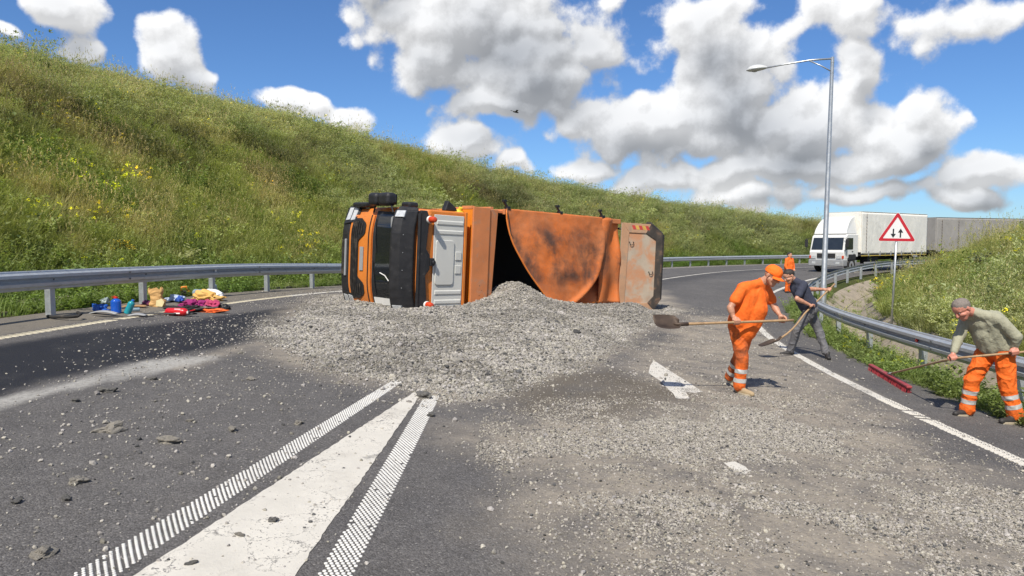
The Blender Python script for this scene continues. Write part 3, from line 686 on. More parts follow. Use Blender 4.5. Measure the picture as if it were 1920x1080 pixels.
# ------------------------------------------------------------------ vegetation
LEAF = inst_tint_mat('grass_and_leaves', .6, leaf=True, var=.12, vscale=4)
def plant_mesh(name, seed, blades=28, h=.5, spread=.16, width=.008, lean=.35, kind='grass'):
    rg = random.Random(seed); vs = []; fs = []; hue = []
    def strip_(base, d, L, w, bend, seg=3, c0=(1, 1, 1), c1=(1, 1, 1), taper=True):
        side = Vector((-d.y, d.x, 0)); side = side.normalized() if side.length > 1e-4 else Vector((1, 0, 0)); side.rotate(Euler((0, 0, rg.uniform(-.8, .8))))
        p = Vector(base); dirv = Vector((d.x * .25, d.y * .25, 1)).normalized(); o = len(vs)
        for i in range(seg + 1):
            f = i / seg; ww = w * (1 - f * .92 if taper else math.sin(math.pi * (.12 + .86 * f)))
            vs.append(tuple(p - side * ww)); vs.append(tuple(p + side * ww))
            cc = tuple(c0[k] * (1 - f) + c1[k] * f for k in range(3)); hue.extend([cc, cc])
            dirv = (dirv + Vector((d.x, d.y, -.35)) * bend / seg).normalized(); p = p + dirv * L / seg
        for i in range(seg): fs.append((o + 2 * i, o + 2 * i + 1, o + 2 * i + 3, o + 2 * i + 2))
        return p
    def leaf(p, d, L, w, c):
        side = d.cross(Vector((0, 0, 1))).normalized() if abs(d.z) < .95 else Vector((1, 0, 0)); n = side.cross(d).normalized()
        o = len(vs); q = [p, p + d * L * .45 + side * w + n * .01, p + d * L, p + d * L * .45 - side * w + n * .01]
        vs.extend(tuple(x) for x in q); hue.extend([c] * 4); fs.append((o, o + 1, o + 2, o + 3))
    for b in range(blades):
        a = rg.uniform(0, 6.28); rr_ = spread * math.sqrt(rg.random()); base = (math.cos(a) * rr_, math.sin(a) * rr_, -.03)
        a2 = a + rg.uniform(-1.2, 1.2); d = Vector((math.cos(a2), math.sin(a2), 0)); L = h * rg.uniform(.45, 1.15); g = rg.uniform(.8, 1.2)
        if kind in ('grass', 'seed'):
            tip = strip_(base, d, L, width * rg.uniform(.6, 1.3), lean * rg.uniform(.3, 1.8), 3, (g, g, g), (g * 1.25, g * 1.12, g * 1.0))
            if kind == 'seed' and b % 3 == 0:
                t0 = strip_(base, d, L * 1.35, width * .45, lean * .4, 3, (g, g, g), (1.45, 1.2, 1.2), False)
                for k in range(5):
                    e = Vector((rg.uniform(-1, 1), rg.uniform(-1, 1), rg.uniform(.3, 1.5))).normalized(); leaf(t0 - Vector((0, 0, .02 * k)), e, .06, .008, (1.6, 1.3, 1.4))
        elif kind == 'weed':
            n = 7; dirv = Vector((d.x * .5, d.y * .5, 1)).normalized(); p = Vector(base)
            strip_(base, d, L, .004, .25, 2, (g * .8,) * 3, (g * .9,) * 3)
            for k in range(n):
                p = p + dirv * L / n; e = Vector((rg.uniform(-1, 1), rg.uniform(-1, 1), rg.uniform(-.2, .7))).normalized()
                leaf(p, e, rg.uniform(.05, .11), rg.uniform(.014, .03), (g * rg.uniform(.8, 1.2),) * 3)
        elif kind in ('flower', 'sage'):
            top = strip_(base, d, L, .005, .3, 3, (g, g, g), (g, g, g)); dirv = Vector((d.x * .3, d.y * .3, 1)).normalized(); p = Vector(base)
            for k in range(6):
                p = p + dirv * L / 7; e = Vector((rg.uniform(-1, 1), rg.uniform(-1, 1), rg.uniform(0, .8))).normalized(); leaf(p, e, rg.uniform(.04, .09), .010, (g, g, g))
            c = (3.6, 2.9, .5) if kind == 'flower' else (1.35, 1.3, 1.3)
            for k in range(9):
                e = Vector((rg.uniform(-1, 1), rg.uniform(-1, 1), rg.uniform(-.3, 1))).normalized(); leaf(top + e * rg.uniform(0, .05), e, .028 if kind == 'flower' else .05, .014, c)
    me = bpy.data.meshes.new(name); me.from_pydata(vs, [], fs); me.materials.append(LEAF)
    a = me.attributes.new('hue', 'FLOAT_VECTOR', 'POINT'); a.data.foreach_set('vector', np.asarray(hue, np.float32).ravel())
    return me
protos = [plant_mesh('grass', 1, 46, .46, .26, .0075, .5), plant_mesh('grass', 2, 40, .60, .24, .007, .6), plant_mesh('grass', 3, 52, .32, .28, .008, .6),
          plant_mesh('grass', 4, 26, .62, .22, .006, .45, 'seed'), plant_mesh('weed', 5, 16, .42, .24, kind='weed'), plant_mesh('weed', 6, 22, .28, .26, kind='weed'),
          plant_mesh('flower', 7, 13, .50, .22, kind='flower'), plant_mesh('sage', 8, 22, .48, .24, kind='sage')]
veg_col = proto_col('plant_kinds', protos)
def choose(p):                     # p: (n, k) weights -> index
    c = np.cumsum(p, 1); c /= c[:, -1:]; return (RNG.random(len(p))[:, None] > c).sum(1)
def veg(name, r0, r1, t0, t1, dens, label, ref=17.0, pw=1.15, mode='hill', hs=1.0):
    rm = (r0 + r1) / 2; area = (r1 - r0) * (t1 - t0) * rm; n = int(area * dens)
    r = RNG.uniform(r0, r1, n); th = RNG.uniform(t0, t1, n); X, Y = xy(r, th); Z = T(X, Y); d = np.hypot(X, Y)
    u, v = PX(X, Y, Z); k = (Y > 2) & (u > -130) & (u < 2050) & (v < 1150) & (RNG.random(n) < np.minimum(1, (ref / d) ** pw))
    if mode == 'hill': k &= r < 68.2 + crest(th) / .62 + 3.0
    X, Y, Z, r, th, d = X[k], Y[k], Z[k], r[k], th[k], d[k]; n = len(X)
    hgt = Z - Zr(X, Y); frac = np.clip(hgt / np.maximum(crest(th), 1), 0, 1) if mode == 'hill' else np.full(n, .5)
    a = fbm(_n1, X * .28 + 3, Y * .28); b = fbm(_n2, X * .75, Y * .75 + 9); c = fbm(_n3, X * .16, Y * .16 + 4); e = fbm(_n1, X * 2.2, Y * 2.2 + 31)
    base = np.array([.245, .290, .092]) * np.ones((n, 1))
    dry = sstep(b + (frac - .5) * .22, .47, .66) * (1.0 if mode == 'hill' else .35); base = base * (1 - dry[:, None] * .75) + np.array([.375, .340, .170]) * dry[:, None] * .75
    lush = sstep(a, .52, .68); base = base * (1 - lush[:, None] * .65) + np.array([.150, .235, .050]) * lush[:, None] * .65
    band = np.exp(-((frac - .58) / .16) ** 2) * sstep(a + (b - .5) * .6, .44, .56) if mode == 'hill' else np.zeros(n)
    base = base * (1 - band[:, None] * .85) + np.array([.100, .098, .055]) * band[:, None] * .85
    sagew = sstep(c + (frac - .5) * .34, .50, .62); base = base * (1 - sagew[:, None] * .6) + np.array([.320, .355, .200]) * sagew[:, None] * .6
    foot = (1 - sstep(r - 68.0, .2, 1.8)) if mode == 'hill' else (sstep(r, 51.0, 51.2) * .8)
    base = base * (1 - foot[:, None] * .55) + np.array([.105, .195, .036]) * foot[:, None] * .55
    base = (base * .90 + base.mean(1, keepdims=True) * .10) * 1.13
    base *= RNG.uniform(.72, 1.3, (n, 1)) * (0.78 + .5 * e[:, None])
    w = np.stack([np.full(n, 1.0), .8 + .8 * frac, .7 * (1 - frac) + .2, .35 + 1.1 * dry, .15 + 2.2 * foot + .5 * band + .5 * lush, .15 + 2.0 * foot + .5 * band, .010 + .22 * sstep(b, .62, .74) * (e > .58), .05 + 1.1 * sagew], 1)
    if mode == 'verge': w = np.array([[.5, .1, 1.2, .05, .8, 1.2, .02, .02]]) * np.ones((n, 1))
    idx = choose(w)
    s = RNG.uniform(.7, 1.35, n) * hs * (.8 + .5 * e); 
    if mode == 'hill': s *= .85 + .25 * np.minimum(d / 40, 1.2)
    if mode == 'bank': s *= .85
    s = np.where((idx >= 4) & (RNG.random(n) < .06), s * 1.6, s)
    gutterm = (r > 66.75) & (r < 67.8) if mode == 'hill' else np.zeros(n, bool)
    s = np.where(gutterm, s * .55, s)
    bare = sstep(fbm(_n2, X * .5 + 70, Y * .5 + 12), .60, .70); keep = ~(gutterm & (RNG.random(n) < .55)) & (RNG.random(n) > bare * .7); X, Y, Z, s, idx, base = X[keep], Y[keep], Z[keep], s[keep], idx[keep], base[keep]; n = len(X)
    rot = RNG.normal(0, .10, (n, 3)); rot[:, 2] = RNG.uniform(0, 6.28, n)
    scatter(name, np.stack([X, Y, Z], -1), rot, np.stack([s * 1.1, s * 1.1, s * RNG.uniform(.8, 1.2, n)], -1), idx, base, veg_col, label=label, cat='grass', kind='stuff')
    print(name, n)
veg('hillside_grass', 66.7, 88, -.12, 1.55, 78, 'tall wild grass and weeds covering the high slope on the left', hs=.86)
veg('bank_grass', 38, 48.95, -.02, 1.15, 90, 'wild grass, yellow flowers and weeds covering the bank on the right', ref=14, mode='bank')
veg('verge_grass', 51.12, 52.0, -.1, .55, 95, 'short green weeds growing under the right guardrail beside the asphalt', mode='verge', hs=.50, pw=.6)
veg('ditch_weeds', 48.95, 51.1, -.1, .8, 3.5, 'sparse weeds growing from the joints of the concrete ditch', mode='verge', hs=.55, pw=.5)

# single plants that stand out
def shrub(name, r, th, h, wd, tint, label, cat, nst=34, leafy=1.0, flower=None, seed=1, group=None):
    X, Y = xy(r, th); X = float(X); Y = float(Y); rg = random.Random(seed); st = MB(); lv = MB(); fl = MB()
    for i in range(nst):
        a = rg.uniform(0, 6.28); q = math.sqrt(rg.random()); top = Vector((math.cos(a) * q * wd, math.sin(a) * q * wd, h * (1 - .45 * q * q) * rg.uniform(.75, 1.1)))
        b0 = Vector((top.x * .25, top.y * .25, -.05)); mid = (b0 + top) / 2 + Vector((rg.uniform(-.04, .04), rg.uniform(-.04, .04), .05)); st.tube([b0, mid, top], [.008, .005, .002], 4, False)
        for k in range(int(26 * leafy)):
            f = rg.uniform(.25, 1.02); p = b0 * (1 - f) ** 2 + mid * 2 * f * (1 - f) + top * f * f
            d = Vector((rg.uniform(-1, 1), rg.uniform(-1, 1), rg.uniform(-.3, .9))).normalized(); s_ = d.cross(Vector((.1, .2, 1))).normalized(); L = rg.uniform(.04, .10); w_ = L * rg.uniform(.22, .4)
            lv.add([p, p + d * L * .5 + s_ * w_, p + d * L, p + d * L * .5 - s_ * w_], [(0, 1, 2, 3)])
        if flower:
            for k in range(8):
                d = Vector((rg.uniform(-1, 1), rg.uniform(-1, 1), rg.uniform(-.5, 1))).normalized(); p = top + d * rg.uniform(0, .07); s_ = d.orthogonal().normalized(); fl.add([p, p + d * .02 + s_ * .014, p + d * .04, p + d * .02 - s_ * .014], [(0, 1, 2, 3)])
    root = empty(name, (X, Y, float(T(X, Y)))); tag(root, label, cat, group)
    nm = name + '_' + str(seed); lm = M('leaf_' + nm, tint, .65, 0, .3, 9)
    t = lm.node_tree; b = t.nodes['Principled BSDF']; tr = N(t, 'ShaderNodeBsdfTranslucent'); tr.inputs[0].default_value = (*tint, 1); mx = N(t, 'ShaderNodeMixShader'); mx.inputs[0].default_value = .3
    link(t, b.outputs[0], mx.inputs[1]); link(t, tr.outputs[0], mx.inputs[2]); link(t, mx.outputs[0], t.nodes['Material Output'].inputs[0])
    st.build('stem', M('plant_stem', (.10, .10, .045), .8), root); lv.build('foliage', lm, root)
    if flower: fl.build('blossom', M('yellow_petal', flower, .6), root)
    return root
def at_bank(u, v, inner=True):
    """first terrain point met by the sight line"""
    d = px_dir(u, v); t = 4.0
    while t < 140:
        p = Vector((0, 0, CAM_Z)) + d * t
        if p.z < float(T(p.x, p.y)) : r, th = pol(p.x, p.y); return float(r), float(th)
        t += .12
    return 70, .5
shrub('shrub', *at_bank(622, 262), .95, .7, (.035, .06, .018), 'small dark green bush high on the left slope above the truck cab', 'bush', 40, 1.6, seed=2)
shrub('sagebrush', *at_bank(1862, 505), .62, .85, (.21, .23, .15), 'pale silvery sage bush on the right bank near the frame edge', 'bush', 46, 1.7, seed=3)
for i, (u, v, nm, hh) in enumerate([(1652, 556, 'cluster of yellow wild flowers at the ditch edge beside the sign post', .5), (1806, 478, 'yellow wild flowers on the right bank below the grey trailer', .45), (1762, 502, 'yellow wild flowers on the bank just right of the sign post', .45), (228, 492, 'small yellow flower clump behind the left guardrail above the paper sack', .5)]):
    shrub('wildflower', *at_bank(u, v), hh, .34, (.12, .15, .03), nm, 'flowers', 26, .7, (.72, .50, .03), seed=10 + i, group='yellow wild flower clumps')
# ------------------------------------------------------------------ overturned tipper truck (modelled upright: x forward, y left, z up; then laid on its left side)
def lying_matrix(yaw, tilt, loc):
    n = Vector((tilt, 0, 1)).normalized(); F = Vector((-math.cos(yaw), -math.sin(yaw), 0)); F = (F - n * F.dot(n)).normalized()
    L = -n; U = F.cross(L)
    return Matrix(((F.x, L.x, U.x, loc[0]), (F.y, L.y, U.y, loc[1]), (F.z, L.z, U.z, loc[2]), (0, 0, 0, 1)))
truck = empty('tipper_truck'); truck.matrix_world = lying_matrix(.7613, .045, (-4.44, 17.893, 1.44))
tag(truck, 'orange tipper truck lying on its side across the road with its load spilled', 'truck')
DUST = (.33, .27, .21)
ORANGE = M('cab_paint_orange', (.66, .205, .035), .38, 0, .10, 2.5, dirt=DUST, dirt_amt=.10, dirt_scale=2.2, coat=.25)
FADED = M('body_paint_faded_orange', (.58, .205, .075), .62, 0, .13, 2.0, .08, 25, dirt=(.40, .25, .17), dirt_amt=.30, dirt_scale=3.5)
BRIGHT = M('body_paint_bright_orange', (.74, .23, .02), .5, 0, .08, 2)
BLACKP = M('black_plastic', (.018, .018, .020), .48, 0, .25, 7, .08, 90, dirt=(.10, .09, .08), dirt_amt=.10, dirt_scale=5)
RUBBER = M('tyre_rubber', (.022, .021, .020), .85, 0, .2, 9, dirt=(.14, .12, .10), dirt_amt=.3)
CHASSIS = M('chassis_steel', (.045, .042, .040), .6, .4, .3, 6, dirt=(.16, .13, .10), dirt_amt=.4)
GREYP = M('grey_plastic', (.30, .31, .32), .5, 0, .1, 6, dirt=(.2, .18, .15), dirt_amt=.2)
ROOFW = M('roof_paint_white', (.62, .62, .58), .5, 0, .05, 1.5, dirt=(.45, .42, .36), dirt_amt=.12, dirt_scale=2)
GLASSD = M('windscreen_glass', (.012, .014, .016), .06, 0, .2, 3, spec=.7, coat=.5)
LAMP = M('headlamp_lens', (.55, .57, .58), .12, .1, .25, 14, coat=.8)
AMBER = M('beacon_red_amber', (.55, .055, .015), .25, 0, .1, 8, coat=.4)
WHITEP = M('white_plastic', (.72, .72, .70), .5, 0, .06)
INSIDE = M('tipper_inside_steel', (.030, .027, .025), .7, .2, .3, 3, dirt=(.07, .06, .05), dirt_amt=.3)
TGF = M('tailgate_frame_paint', (.50, .29, .17), .7, 0, .16, 2.5, .1, 20, dirt=(.30, .24, .18), dirt_amt=.4, dirt_scale=2)
BEIGE = M('tailgate_worn_paint', (.46, .38, .29), .7, 0, .16, 2.5, .1, 20, dirt=(.55, .24, .11), dirt_amt=.55, dirt_scale=1.8)
RIM_DARK = M('tailgate_rim_soot', (.06, .05, .042), .75, 0, .4, 3, dirt=(.30, .17, .10), dirt_amt=.3)  # dark tone for the tailgate's far frame strips and lips
YEL = M('yellow_plastic', (.70, .50, .03), .45, 0, .1)
def loft_y(poly, ys):
    n = len(poly); vs = [(x, y, z) for y in ys for x, z in poly]; m = len(ys)
    fs = [(j * n + i, j * n + (i + 1) % n, (j + 1) * n + (i + 1) % n, (j + 1) * n + i) for j in range(m - 1) for i in range(n)] + [tuple(range(n))[::-1], tuple((m - 1) * n + i for i in range(n))]
    return MB().add(vs, fs)
def bow(mb, amt=.17, y0=.45, w=.78):
    """sweeps the front corners back"""
    mb.v = [(x - (amt * max(0, (abs(y) - y0) / w) ** 2 if x > -.62 else 0), y, z) for x, y, z in mb.v]; return mb
YS = [-1.2, -1.12, -1.0, -.85, -.65, -.4, 0, .4, .65, .85, 1.0, 1.12, 1.2]
def prism_y(poly, y0, y1): return MB().prism([(x, y0, z) for x, z in poly], (0, y1 - y0, 0))
cab = bow(loft_y([(0.02, .72), (.04, 1.2), (.0, 1.72), (-.26, 2.52), (-.46, 2.84), (-.70, 2.93), (-1.75, 2.95), (-1.75, .95), (-1.5, .95), (-1.35, 1.12), (-.75, 1.12), (-.60, .72)], YS)).build('cab', ORANGE, truck, bevel=.04, seg=3)
# bumper and head lamps
bum = bow(loft_y([(-.45, .40), (.06, .40), (.10, .46), (.08, .71), (-.45, .71)], [y * 1.03 for y in YS])).build('bumper', BLACKP, truck, bevel=.04, seg=3)
MB().box((.06, -.42, .47), (.115, .42, .56)).build('intake_slot', CHASSIS, bum, bevel=.01)
MB().box((.06, -.45, .60), (.12, .45, .66)).build('bumper_step', GREYP, bum, bevel=.015)
for s in (-1, 1):
    h = MB().hexa([(-.10, s * .80, .46), (.085, s * .80, .46), (-.09, s * 1.255, .46), (-.22, s * 1.255, .46)], [(-.10, s * .88, .98), (.055, s * .88, .98), (-.12, s * 1.25, .98), (-.24, s * 1.25, .98)]).build('headlight', BLACKP, truck, bevel=.02)
    for k, (z0, z1) in enumerate(((.52, .68), (.74, .90))):
        MB().hexa([(.0, s * .90, z0), (.062, s * .90, z0), (-.065, s * 1.22, z0), (-.12, s * 1.22, z0)], [(.0, s * .92, z1), (.050, s * .92, z1), (-.08, s * 1.22, z1), (-.13, s * 1.22, z1)]).build('lamp_lens', LAMP, h, bevel=.012)
# grille: bowed orange panel with a wide black opening that dips round the middle plate
fx = lambda z: .04 if z < 1.2 else .04 - (z - 1.2) * .075
def bowx(y): return -.17 * max(0, (abs(y) - .45) / .78) ** 2
def front_patch(poly_top, poly_bot, ys, off, thick):
    """surface patch on the bowed front between two curves z(y)"""
    vs = []; n = len(ys)
    for o in (off, off + thick):
        for y in ys:
            for z in (poly_bot(y), poly_top(y)): vs.append((fx(z) + bowx(y) + o, y, z))
    fs = []
    for j in range(n - 1):
        a = 2 * j; fs += [(a, a + 2, a + 3, a + 1), (2 * n + a, 2 * n + a + 1, 2 * n + a + 3, 2 * n + a + 2), (a, 2 * n + a, 2 * n + a + 2, a + 2), (a + 1, a + 3, 2 * n + a + 3, 2 * n + a + 1)]
    fs += [(0, 1, 2 * n + 1, 2 * n), (2 * n - 2, 4 * n - 2, 4 * n - 1, 2 * n - 1)]
    return MB().add(vs, fs)
ys_ = list(np.linspace(-1.04, 1.04, 27))
gr = front_patch(lambda y: 1.66, lambda y: .76 + .10 * max(0, abs(y) - .75) ** 1.0, ys_, .004, .045).build('grille_panel', ORANGE, truck, bevel=.015)
it = lambda y: 1.44 - .26 * (1 - float(sstep(abs(y), .40, .62))) - .25 * float(sstep(abs(y), .80, 1.0)); ib = lambda y: .86 + .12 * float(sstep(abs(y), .70, 1.0))
front_patch(it, ib, list(np.linspace(-.96, .96, 35)), .050, .010).build('grille_opening', BLACKP, gr)
for z in (.92, .99, 1.06, 1.13):
    front_patch(lambda y: z + .012, lambda y: z - .012, list(np.linspace(-.88, .88, 15)), .060, .022).build('grille_slat', CHASSIS, gr)
for s in (-1, 1):
    for z in (1.22, 1.31): front_patch(lambda y: z + .012, lambda y: z - .012, list(np.linspace(s * .60, s * .84, 4)), .060, .02).build('grille_slat', CHASSIS, gr)
front_patch(lambda y: 1.40, lambda y: 1.27, [-.28, 0, .28], .050, .012).build('name_plate', GREYP, gr)
front_patch(lambda y: 1.60, lambda y: 1.57, ys_, .050, .010).build('panel_gap', BLACKP, gr)
# windscreen
def scr(y, z, off): return (-.0 - (z - 1.72) * .325 + off + bowx(y), y, z + off * .3)
def screen(y1, z0, z1, off, thick):
    ys = list(np.linspace(-y1, y1, 23)); n = len(ys); vs = [scr(y * (1 - .03 * (z > 2)), z, o) for o in (off, off + thick) for y in ys for z in (z0, z1)]; fs = []
    for j in range(n - 1):
        a = 2 * j; fs += [(a, a + 2, a + 3, a + 1), (2 * n + a, 2 * n + a + 1, 2 * n + a + 3, 2 * n + a + 2), (a, 2 * n + a, 2 * n + a + 2, a + 2), (a + 1, a + 3, 2 * n + a + 3, 2 * n + a + 1)]
    return MB().add(vs, fs + [(0, 1, 2 * n + 1, 2 * n), (2 * n - 2, 4 * n - 2, 4 * n - 1, 2 * n - 1)])
screen(1.14, 1.70, 2.50, .006, .016).build('windscreen_frame', BLACKP, truck)
ws = screen(1.07, 1.80, 2.46, .024, .010).build('windscreen', GLASSD, truck, auto=True)
MB().box((-.155, -1.02, 2.18), (-.145, -.42, 2.42)).build('sun_shade', GREYP, ws)
for y0, y1 in ((-.95, -.15), (.05, .85)):
    MB().tube([scr(y0, 1.74, .05), scr((y0 + y1) / 2, 1.80, .06), scr(y1, 1.84, .055)], [.016, .012, .009], 6).build('wiper', BLACKP, truck)
MB().tube([scr(.30, 1.95, .045), scr(.36, 2.1, .05), scr(.48, 2.2, .045)], .012, 6).build('grab_handle', WHITEP, ws)
MB().hexa([scr(.88, 1.76, .036), scr(1.06, 1.76, .036), scr(1.06, 1.76, .05), scr(.88, 1.76, .05)], [scr(.90, 2.42, .036), scr(1.05, 2.42, .036), scr(1.05, 2.42, .05), scr(.90, 2.42, .05)]).build('torn_trim', WHITEP, ws)
# sun visor and roof bar with beacons
vis = prism_y([(-.24, 2.50), (.06, 2.46), (.08, 2.52), (-.04, 2.72), (-.32, 2.86), (-.44, 2.80)], -1.16, 1.16)
vis = bow(loft_y([(-.24, 2.50), (.06, 2.46), (.08, 2.52), (-.04, 2.72), (-.32, 2.86), (-.44, 2.80)], [y * .967 for y in YS]), .14)
vz = vis.build('sun_visor', BLACKP, truck, bevel=.05, seg=3)
for s in (-1, 1):
    MB().hexa([(-.34, s * 1.14, 2.50), (-.06, s * 1.14, 2.46), (-.16, s * 1.25, 2.48), (-.34, s * 1.25, 2.52)], [(-.46, s * 1.14, 2.86), (-.16, s * 1.14, 2.72), (-.26, s * 1.24, 2.70), (-.46, s * 1.24, 2.80)]).build('visor_end', BLACKP, vz, bevel=.03)
    MB().hexa([(-.02, s * 1.0, 2.54), (.02, s * 1.0, 2.56), (-.05, s * 1.15, 2.56), (-.09, s * 1.15, 2.54)], [(-.15, s * 1.0, 2.74), (-.09, s * 1.0, 2.765), (-.15, s * 1.15, 2.75), (-.20, s * 1.15, 2.73)]).build('marker_light', LAMP, vz, bevel=.012)
for k in range(6):
    y = -1.0 + k * .4; MB().lathe([(0, .011), (.010, .008)], (-.10 + .0, y, 2.758), (.4, 0, .9), 8).build('screw', GREYP, vz)
bar = MB().prism([(-.44, -1.17, 2.86), (-.60, -1.17, 2.90), (-.66, -1.0, 2.92), (-.60, -.3, 2.91), (-.70, -.16, 2.93), (-.70, .16, 2.93), (-.60, .3, 2.91), (-.66, 1.0, 2.92), (-.60, 1.17, 2.90), (-.44, 1.17, 2.86)], (.03, 0, .10)).build('roof_bar', BLACKP, truck, bevel=.02)
MB().tube([(-.40, -1.1, 2.945), (-.40, 1.1, 2.945)], .04, 10).build('bar_tube', BLACKP, bar)
MB().box((-.78, -.10, 2.97), (-.66, .08, 3.06)).build('horn_bracket', BLACKP, bar, bevel=.015); MB().lathe([(0, .05), (.04, .06), (.06, .04)], (-.74, .0, 3.04), (-.2, 0, 1), 12).build('horn', BLACKP, bar)
for s in (-1, 1):
    bc = MB().lathe([(0, .085), (.03, .085), (.05, .078)], (-.63, s * .97, 3.00), (0, 0, 1), 20).build('beacon', WHITEP, truck, auto=True)
    MB().lathe([(0, .072), (.06, .074), (.13, .068), (.17, .055), (.185, .02)], (-.63, s * .97, 3.05), (0, 0, 1), 20).build('beacon_lens', AMBER, bc, auto=True)
# roof: white pressed panel with ribs and hatch
rf = MB().prism([(-.80, -1.10, 2.950), (-1.68, -1.10, 2.953), (-1.68, 1.10, 2.953), (-.80, 1.10, 2.950)], (0, 0, .022)).build('roof_panel', ROOFW, truck, bevel=.015)
for y in (-.92, -.70, .70, .92):
    MB().hexa([(-1.66, y - .06, 2.974), (-.86, y - .06, 2.972), (-.86, y + .06, 2.972), (-1.66, y + .06, 2.974)], [(-1.64, y - .035, 2.992), (-.88, y - .035, 2.990), (-.88, y + .035, 2.990), (-1.64, y + .035, 2.992)]).build('roof_rib', ROOFW, rf, bevel=.008)
cr_ = []
for cx_, cy_, a0 in ((-.92, -.45, 0), (-.92, .45, 90), (-1.30, .45, 180), (-1.30, -.45, 270)):
    for k in range(5):
        a = R(a0 + k * 22.5); cr_.append((cx_ + .07 * math.cos(a) * (1), cy_ + .07 * math.sin(a) * 1, 2.975))
cr_ = [(x0 + .07 * math.cos(R(a0 + k * 22.5)), y0 + .07 * math.sin(R(a0 + k * 22.5)), 2.975) for x0, y0, a0 in ((-.92, .45, 0), (-1.32, .45, 90), (-1.32, -.45, 180), (-.92, -.45, 270)) for k in range(5)]
MB().prism(cr_, (0, 0, .026)).build('roof_hatch', ROOFW, rf, bevel=.012, seg=3)
for y in (-.16, .16):
    MB().box((-1.62, y - .10, 2.975), (-1.44, y + .10, 2.994)).build('roof_rib', ROOFW, rf, bevel=.012)
MB().prism([(-1.70, -1.2, 2.952), (-1.77, -1.2, 2.952), (-1.77, 1.2, 2.952), (-1.70, 1.2, 2.952)], (0, 0, .035)).build('roof_edge', ORANGE, truck, bevel=.01)
# upper (right) side: door, window, mirrors, air intake
MB().box((-1.42, -1.225, 1.12), (-.22, -1.195, 2.58)).build('door', ORANGE, truck, bevel=.015)
MB().hexa([(-1.30, -1.24, 1.85), (-.28, -1.24, 1.85), (-.28, -1.22, 1.85), (-1.30, -1.22, 1.85)], [(-1.30, -1.24, 2.48), (-.48, -1.24, 2.48), (-.48, -1.22, 2.48), (-1.30, -1.22, 2.48)]).build('side_window', GLASSD, truck)
for nm, z0, z1, x0, x1 in (('mirror', 1.55, 1.92, -.16, .12), ('mirror', 1.94, 2.38, -.18, .10)):
    mm = MB().box((x0, -1.55, z0), (x1, -1.25, z1)).build(nm, BLACKP, truck, bevel=.09, seg=4); 
    MB().box((x0 - .006, -1.52, z0 + .04), (x0 + .004, -1.28, z1 - .04)).build('mirror_glass', GLASSD, mm)
MB().tube([(-.05, -1.1, 1.6), (-.04, -1.32, 1.7), (-.04, -1.32, 2.3), (-.05, -1.1, 2.4)], .022, 8).build('mirror_arm', BLACKP, truck)
MB().box((-.25, -1.34, .75), (.02, -1.22, 1.35)).build('wheel_arch', BLACKP, truck, bevel=.04)
MB().box((-.62, -1.36, 2.25), (-.35, -1.22, 2.6)).build('wind_deflector', BLACKP, truck, bevel=.05)
MB().prism([(-1.25, -1.22, 2.62), (-1.62, -1.22, 2.62), (-1.58, -1.30, 2.62), (-1.34, -1.46, 2.62)], (0, 0, .16)).build('air_intake', BLACKP, truck, bevel=.02)
MB().tube([(-1.86, -1.10, 2.5), (-1.86, -1.12, 1.2)], .09, 12).build('exhaust_stack', CHASSIS, truck)
MB().lathe([(0, .10), (.10, .11), (.14, .06), (.20, .05)], (-1.86, -1.15, 2.52), (0, -.7, .35), 12).build('filter_cap', YEL, truck, auto=True)
MB().box((-1.95, -1.05, 1.1), (-1.8, .9, 2.0)).build('equipment_rack', CHASSIS, truck, bevel=.02)
# chassis and wheels
for s in (-1, 1):
    MB().box((-7.9, s * .42 - .04, .78), (-.3, s * .42 + .04, 1.02)).build('chassis_rail', CHASSIS, truck)
for x in (-2.4, -4.0, -6.2, -7.7): MB().box((x - .05, -.38, .82), (x + .05, .38, .98)).build('cross_member', CHASSIS, truck)
MB().lathe([(0, .30), (.03, .32), (1.1, .32), (1.13, .30)], (-3.2, -.92, .72), (-1, 0, 0), 16).build('fuel_tank', GREYP, truck, auto=True)
MB().box((-4.4, .7, .5), (-3.1, 1.15, .98)).build('battery_box', CHASSIS, truck, bevel=.03)
def wheel(parent, x, y, z, rad, w, name='wheel'):
    hub = MB().lathe([(-w * .3, rad * .2), (-w * .5, rad * .22), (-w * .52, rad * .12)], (x, y, z), (0, -1 if y > 0 else 1, 0), 14).build(name, CHASSIS, parent, auto=True)
    MB().lathe([(-w / 2, rad * .58), (-w / 2, rad * .88), (-w * .38, rad * .98), (-w * .2, rad), (w * .2, rad), (w * .38, rad * .98), (w / 2, rad * .88), (w / 2, rad * .58)], (x, y, z), (0, 1, 0), 28, False).build('tyre', RUBBER, hub, auto=True)
    MB().lathe([(-w * .46, rad * .6), (-w * .40, rad * .55), (-w * .12, rad * .5), (-w * .16, rad * .25), (-w * .35, rad * .2), (w * .4, rad * .2), (w * .46, rad * .6)], (x, y, z), (0, -1 if y < 0 else 1, 0), 20).build('rim', GREYP, hub, auto=True)
for s in (-1, 1):
    wheel(truck, -1.05, s * 1.02, .5, .5, .32)
    for x in (-5.3, -6.7): wheel(truck, x, s * .92, .5, .5, .56)
for x in (-1.05, -5.3, -6.7): MB().tube([(x, -.9, .5), (x, .9, .5)], .07, 10).build('axle', CHASSIS, truck)
